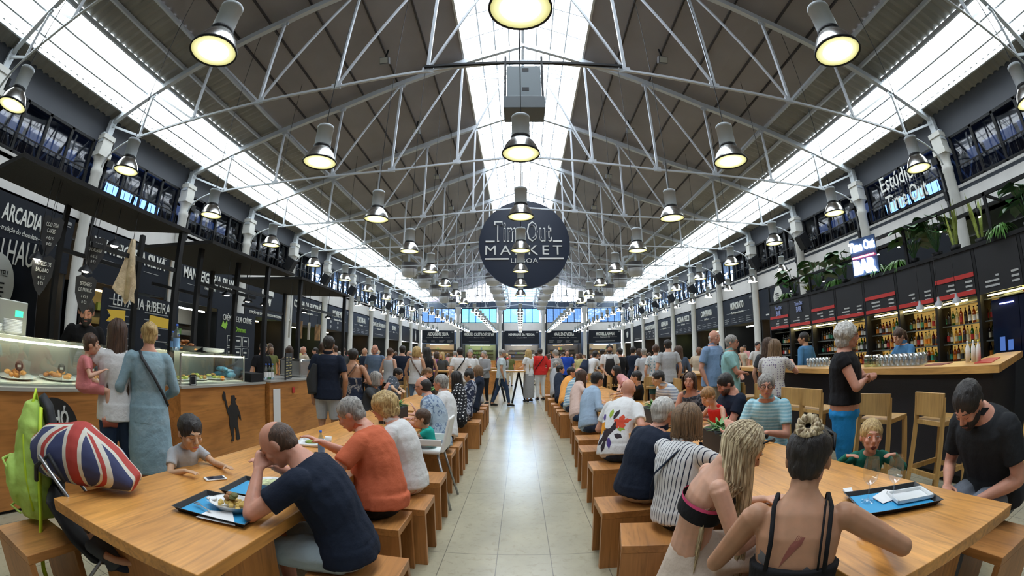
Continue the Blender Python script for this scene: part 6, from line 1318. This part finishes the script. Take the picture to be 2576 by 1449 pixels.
I = person('blonde woman with a bun in long pale denim tunic and shoulder bag', -3.13, 2.62, LT-.65, h=1.69, hair=('bun', 'blond'), top=('long', cloth('pale_denim', (.24, .36, .42), 'fl', (.28, .4, .46), 5)), bottom=('dress', cloth('pale_denim', (0, 0, 0))), vox=.01, skin='pink', arms=((-.2, .16, .98), (.16, .22, 1.02)), b=1.05); strap(I, -1, BKF, w=.017)
person('cashier with tied dark hair and black T-shirt behind the till', -4.83, 6.95, RT-.3, h=1.66, hair=('bun', 'black'), top=('tee', BLK), bottom=('trousers', BLK), yaw=.3, pitch=.2)
I = person('man in navy polo and light grey shorts seen from behind', -2.72, 5.6, .25, h=1.78, hair=('short', 'black'), top=('polo', NAVY), bottom=('shorts', LGR), b=1.08, skin='tan', vox=.011, head=(0, .03, 1.78))
mb = MB(); mb.tube([V(-.2, -.1, .95), V(-.22, -.06, 1.15), V(-.17, -.08, 1.38)], [(.07, .09), (.09, .11), (.04, .05)], 12); blob(mb, .014, 'shoulder_bag', BKF, I['root'])
I = person('woman in dark floral strapless dress with short black hair', -2.6, 6.25, .1, h=1.62, hair=('short', 'black'), top=('bandeau', cloth('dark_floral', (.03, .04, .07), 'fl', (.3, .28, .26), 9)), bottom=('longskirt', cloth('dark_floral', (0, 0, 0))), b=1.05, skin='tan', vox=.011, arms=((-.22, .05, .9), (.2, .2, 1.1))); strap(I, 1, P('brown_strap', (.1, .05, .03), .6), w=.014)
def stand(lab, px_ratio, y, rz, h0, hair, top, bottom, **kw): return person(lab, px_ratio*y, y, rz, h=h0*1.03, hair=hair, top=top, bottom=bottom, **kw)
r = thing('window_script_sign', 'white script lettering reading Estúdio Time Out on the right upper window', 'sign', (11.9, 8.55, 6.1), -pi/2)
text('Estúdio', .62, INK, 'lettering', r, (-.1, 0, .33), (pi/2, 0, .0), bold=.004, fit=(1.6, .5))
text('Time Out', .62, INK, 'lettering', r, (.15, 0, -.35), (pi/2, 0, .0), bold=.004, fit=(1.9, .55))
MB().bb(-.9, 1.1, .0, .03, -.02, .0).build('mounting_bar', BLACK, r)
S2 = lambda *a, **k: stand(*a, **k)
S2('man in grey-blue polo with sunglasses on his collar facing the camera', -.355, 10.4, pi, 1.74, ('bald', 'grey'), ('polo', cloth('slate_blue', (.12, .17, .25))), ('trousers', DENIM), b=1.15, skin='pink', vox=.013)
S2('person in sleeveless pale grey top seen from behind by the left high table', -.318, 10.2, -.4, 1.66, ('short', 'brown'), ('tank', LGR), ('trousers', BLK), vox=.013)
S2('man in dark navy T-shirt and cap seen from behind', -.285, 10.6, .1, 1.74, ('short', 'black'), ('tee', NAVY), ('trousers', LGR), b=1.05, vox=.013)
I = S2('blonde woman in sleeveless white top with brown strap seen from behind', -.25, 9.9, -.2, 1.7, ('bob', 'blond'), ('tank', WHT), ('trousers', cloth('blue_jeans', (.12, .18, .28))), vox=.013, skin='tan'); strap(I, -1, P('brown_strap', (.1, .05, .03), .6), w=.014)
S2('woman with long black hair in dark sleeveless top by the trestle table', -.222, 11.6, .5, 1.72, ('long', 'black'), ('tank', BLK), ('trousers', BLK), vox=.013, skin='tan')
S2('woman with long dark blond hair bending over the trestle table', -.185, 13.9, 2.6, 1.62, ('long', 'blond'), ('tee', DGREY), ('trousers', BLK), vox=.014)
I = S2('man in white T-shirt with a dark shoulder strap seen from behind', -.142, 11.0, .4, 1.72, ('short', 'black'), ('tee', WHT), ('trousers', LGR), vox=.013, b=1.1); strap(I, 1, BLK, w=.016)
S2('man in white shirt and hat in the aisle at left', -.118, 12.5, pi, 1.7, ('short', 'grey'), ('long', WHT), ('trousers', LGR), vox=.014)
S2('man in grey shirt holding a camera in the aisle', -.085, 13.6, pi-.4, 1.68, ('short', 'grey'), ('long', GREY), ('trousers', BLK), vox=.014, arms=((-.08, .28, 1.1), (.08, .28, 1.1)))
I = S2('grey-haired man walking right in pale T-shirt and jeans, newspaper in hand', -.045, 13.1, -pi/2+.2, 1.72, ('short', 'grey'), ('tee', cloth('ice_tee', (.5, .58, .62))), ('trousers', DENIM), stride=.7, vox=.013, b=1.08, skin='tan'); strap(I, 1, BLK, w=.012)
o = MB().box((0, 0, 0), (.22, .01, .28)).build('newspaper', P('newsprint', (.5, .5, .48), .8, vary=.3, vscale=40)); o.location = (-.62, 12.9, .82); o.rotation_euler = (.2, .5, 1.4); tag(o, 'folded newspaper in the hand of the walking man', 'newspaper')
S2('young woman with long blond hair, white top and long grey skirt', .02, 14.4, .9, 1.74, ('vlong', 'blond'), ('tee', WHT), ('longskirt', GREY), vox=.013, arms=((-.12, .3, 1.15), (.12, .28, 1.1)))
I = S2('person in bright red shirt with black strap and white trousers', .047, 14.9, .3, 1.78, ('short', 'black'), ('long', REDC), ('trousers', WHT), b=1.15, vox=.013, skin='dark'); strap(I, 1, BLK, w=.015)
S2('grey-haired person in olive-grey cardigan leaning left by the red shirt', .085, 13.2, .8, 1.7, ('short', 'grey'), ('long', GREY), ('trousers', BLK), vox=.014)
S2('man in royal blue T-shirt behind the right diners', .11, 15.0, pi, 1.74, ('short', 'brown'), ('tee', cloth('royal', (.02, .07, .42))), ('trousers', BLK), vox=.014)
I = S2('young man in white T-shirt with navy backpack leaning on the table', .163, 12.9, -pi/2+.5, 1.76, ('short', 'black'), ('tee', WHT), ('trousers', LGR), vox=.012, skin='tan', head=(0, .28, 1.7), arms=((-.1, .55, 1.0), (.12, .55, 1.0)))
mb = MB(); mb.tube([V(0, -.2, 1.0), V(0, -.2, 1.2), V(0, -.12, 1.42)], [(.15, .09), (.17, .12), (.12, .07)], 14, True, (1, 0, 0)); blob(mb, .014, 'backpack', cloth('navy_pack', (.02, .03, .06)), I['root'])
def apron(I):
    mb = MB(); sp, q = I['sp'], I['q']; pts = [sp(.75)+V(0, .125, 0), sp(.5)+V(0, .15, 0), sp(.2)+V(0, .155, 0), V(0, .16, .6)]
    MB().tube(pts, [(.1, .012), (.13, .012), (.16, .012), (.2, .012)], 10, True, (1, 0, 0)).build('apron', cloth('apron_black', (.02, .018, .018)), I['root'])
    for s in (-1, 1): MB().tube([sp(.74)+V(s*.09, .125, 0), sp(.93)+V(s*.07, .05, .03), sp(.8)+V(s*.05, -.13, 0)], [(.012, .003)]*3, 6, True, (1, 0, 0)).build('apron_strap', MATS['apron_black'], I['root'])
S2('bearded waiter in white shirt and black apron', .213, 11.6, pi-.1, 1.8, ('short', 'black'), ('shirt', WHT), ('trousers', BLK), beard='black', vox=.012, extra=apron, skin='tan', arms=((-.2, .1, 1.0), (.12, .22, 1.05)))
S2('woman with dark hair tied up in black strappy top, back turned', .195, 14.5, -.6, 1.72, ('bun', 'black'), ('tank', BLK), ('trousers', BLK), vox=.014, skin='tan')
S2('person in black jacket looking down beside the waiter', .24, 11.8, .6, 1.7, ('short', 'black'), ('long', BLK), ('trousers', BLK), vox=.014)
S2('young man in dark navy T-shirt right of the waiter', .271, 12.6, -.8, 1.74, ('short', 'black'), ('tee', NAVY), ('trousers', DENIM), vox=.014, skin='tan')
S2('grey-haired person in grey T-shirt on a high stool, back turned', .30, 10.9, 0, 1.66, ('short', 'grey'), ('tee', LGR), ('trousers', BLK), vox=.014)
S2('person in white patterned T-shirt on a high stool, back turned', .331, 9.8, -.2, 1.72, ('short', 'brown'), ('tee', cloth('white_print', (.6, .62, .62), 'dots', (.15, .3, .35), 14)), ('shorts', cloth('teal_shorts', (.1, .25, .3))), vox=.013)
S2('man in light grey T-shirt and blue jeans seen from behind', .363, 8.9, -.1, 1.8, ('short', 'black'), ('tee', cloth('heather', (.42, .43, .44))), ('trousers', cloth('blue_jeans', (.12, .18, .28))), vox=.013, skin='fair')
S2('woman with long dark hair and denim jacket beside the grey T-shirt man', .392, 9.3, .1, 1.66, ('vlong', 'brown'), ('long', cloth('denim_jacket', (.07, .1, .16))), ('trousers', DENIM), vox=.014)
S2('tall balding man in light blue shirt looking right', .487, 6.9, pi+.5, 1.86, ('bald', 'white'), ('shirt', cloth('chambray', (.2, .3, .46))), ('trousers', BEIGE), b=1.2, belly=.04, vox=.011, skin='pink', yaw=.0)
I = S2('woman with short grey hair, glasses and aqua shirt, arms crossed', .537, 6.2, pi+.9, 1.74, ('short', 'grey'), ('shirt', AQUA), ('trousers', BEIGE), b=1.15, vox=.011, skin='pink', glasses='dark', arms=((.08, .2, 1.15, (-1, 0, -.5)), (-.08, .22, 1.18, (1, 0, -.5)))); strap(I, 1, DGREY, w=.012)
S2('woman with long dark wavy hair in dark top at the bar', .66, 6.2, -1.0, 1.66, ('wavy', 'brown'), ('tee', DGREY), ('trousers', DGREY), vox=.012, yaw=.5)
person('woman with wavy brown hair in white dotted blouse seated at the bar', 3.66, 5.42, -.9, 'sit', h=1.7, seat=.77, hair=('wavy', 'lbrown'), top=('tee', cloth('dotted_blouse', (.62, .6, .58), 'dots', (.2, .15, .25), 30)), bottom=('trousers', BLK), vox=.011, b=1.12, skin='pink', head=(0, .12, 1.66), arms=((-.15, .35, 1.3), (.2, .4, 1.3)))
person('bartender with short dark hair in blue shirt, back turned, behind the bar', 5.4, 6.8, .3, h=1.8, hair=('short', 'black'), top=('long', cloth('bar_blue', (.07, .2, .38))), bottom=('trousers', BLK), skin='tan', vox=.012, yaw=-.5)
person('dark-haired man with beard looking over the dotted blouse woman', 5.3, 7.9, pi+.6, h=1.74, hair=('short', 'black'), top=('tee', DGREY), bottom=('trousers', BLK), skin='tan', vox=.013, beard='black')
person('bartender woman with brown ponytail in blue shirt bending at the bar', 5.35, 4.1, LT-.2, h=1.68, hair=('pony', 'brown'), top=('shirt', MATS['bar_blue']), bottom=('trousers', BLK), head=(.0, .22, 1.66), pitch=.4, skin='fair', vox=.011, arms=((-.15, .45, 1.24), (.15, .45, 1.24)))
person('person in white dotted top with brown strap behind the white-haired woman', 5.3, 5.35, .5, h=1.5, hair=('short', 'brown'), top=('cap', MATS['dotted_blouse']), bottom=('trousers', BLK), vox=.013)
person('woman with short white hair, sunglasses, black T-shirt and bright blue trousers', 2.88, 3.02, RT-.85, h=1.7, hair=('curly', 'white'), top=('cap', BLK), bottom=('trousers', BRB), b=1.28, vox=.01, skin='pink', glasses='red', arms=((.04, .26, 1.24, (-1, .3, -.8)), (.02, .2, 1.2, (1, .2, -.9))), curl=1.3, hem=False, head=(0, .04, 1.71))
# ---- crowd: a few figures, each then copied with other clothes
PR = {}
def proto(key, **kw):
    I = person('crowd', 0, 0, 0, vox=.02, **kw); PR[key] = I['root']; return I['root']
used = set()
def crowd(key, x, y, rz, h, top, bot, hair, skin, lab, group=None):
    src = PR[key]
    if key not in used: c = src; used.add(key)
    else: c = copy_tree(src)
    c.location = (x, y, 0); c.rotation_euler = (0, 0, rz); c.scale = (h/1.72,)*3; c['label'] = lab
    if group: c['group'] = group
    for ch in c.children:
        n = ch.name.split('.')[0]; m = {'body': SK[skin], 'shirt': top, 'trousers': bot, 'skirt': bot, 'shorts': bot, 'hair': HR[hair], 'eyebrow': HR[hair]}.get(n)
        if m and ch.material_slots: ch.material_slots[0].link = 'OBJECT'; ch.material_slots[0].material = m
    return c
proto('short', hair=('short', 'brown'), top=('tee', GREY), bottom=('trousers', DENIM)); proto('short2', hair=('short', 'brown'), top=('long', GREY), bottom=('trousers', DENIM), arms=((-.12, .3, 1.1), (.2, .1, .95)), b=1.12, yaw=.3)
proto('long', hair=('long', 'brown'), top=('tank', GREY), bottom=('trousers', DENIM), b=.92); proto('bald', hair=('bald', 'grey'), top=('polo', GREY), bottom=('trousers', DENIM), b=1.2, yaw=-.3)
proto('bob', hair=('bob', 'brown'), top=('tee', GREY), bottom=('skirt', DENIM), arms=((-.15, .25, 1.15), (.22, .05, .9)), yaw=.4)
CL = [('white', WHT), ('navy', NAVY), ('grey', GREY), ('black', BLK), ('red', REDC), ('light blue', LBLUE), ('pink', cloth('rose', (.6, .3, .3))), ('beige', BEIGE), ('dark grey', DGREY), ('royal blue', MATS['royal']), ('olive', cloth('olive', (.14, .15, .05))), ('teal', cloth('dull_teal', (.08, .3, .3))), ('pale yellow', cloth('pale_yellow', (.6, .55, .25))), ('purple', cloth('plum', (.15, .05, .16)))]
BT = [('blue jeans', DENIM), ('black trousers', BLK), ('grey trousers', GREY), ('beige trousers', BEIGE), ('pale trousers', LGR)]
HC = [('brown', 'brown-haired'), ('black', 'black-haired'), ('grey', 'grey-haired'), ('blond', 'blond'), ('lbrown', 'light-brown-haired'), ('white', 'white-haired')]
rnd = random.Random(21); taken = set(); keys = list(PR)
KW = {'short': 'short-haired', 'short2': 'cropped', 'long': 'long', 'bald': 'balding', 'bob': 'bobbed'}
spots = []
for y, xs in ((9.2, (-4.6, -5.6)), (11, (-7.4, -6.2, -5.0, 5.0, 6.6, 8.0)), (12.8, (-8.2, -6.9, -5.8, -4.7, 4.6, 5.9, 7.3, 9.0)), (14.6, (-8.8, -7.2, -5, -3.9, -2.9, 3.0, 4.2, 7.0, 8.5)), (16.6, (-9.3, -7.8, -6.3, -4.2, -3.2, -1.9, 2.2, 3.6, 4.8, 6.4, 8.0, 9.6)),
              (19, (-9.2, -7.4, -5.9, -4.4, -3.0, -1.6, -.8, 1.3, 2.6, 4.0, 5.6, 7.2, 9.0)), (22, (-9.4, -7.6, -6.2, -4.8, -3.3, -1.9, -.6, .9, 2.3, 3.8, 5.2, 6.8, 8.4, 9.9)), (25.5, (-9, -7.2, -5.4, -3.8, -2.2, -.8, .8, 2.3, 3.9, 5.6, 7.3, 9.1)), (30, (-9, -7, -5, -3.2, -1.4, .3, 2.0, 3.8, 5.7, 7.6, 9.5)), (36, (-8, -5.6, -3.4, -1.2, 1.0, 3.2, 5.5, 8.0))):
    for x in xs: spots.append((x+.25*(rnd.random()-.5), y+.9*(rnd.random()-.5)))
for i, (x, y) in enumerate(spots):
    for _ in range(200):
        ky = rnd.choice(keys); ti = rnd.randrange(len(CL)); bi = rnd.randrange(5); hi = rnd.randrange(6)
        if (ky, ti, hi, bi) not in taken: taken.add((ky, ti, hi, bi)); break
    where = ('left' if x < -4.5 else 'centre-left' if x < 0 else 'centre-right' if x < 4.5 else 'right'); depth = 'near' if y < 13 else 'middle' if y < 20 else 'far'
    hair_ = {'short': '%s person with short hair', 'short2': '%s person with cropped hair', 'long': '%s woman with long hair', 'bald': '%s man going bald', 'bob': '%s woman with bobbed hair'}[ky] % HC[hi][1]
    crowd(ky, x, y, rnd.random()*2*pi, 1.6+.2*rnd.random(), CL[ti][1], BT[bi][1], HC[hi][0], rnd.choice(['fair', 'pink', 'tan', 'fair', 'asian', 'dark']),
          '%s, %s top, %s, %s crowd at %s' % (hair_, CL[ti][0], BT[bi][0], depth, where), 'standing crowd between the stalls')
bpy.data.scenes.remove(WORK)
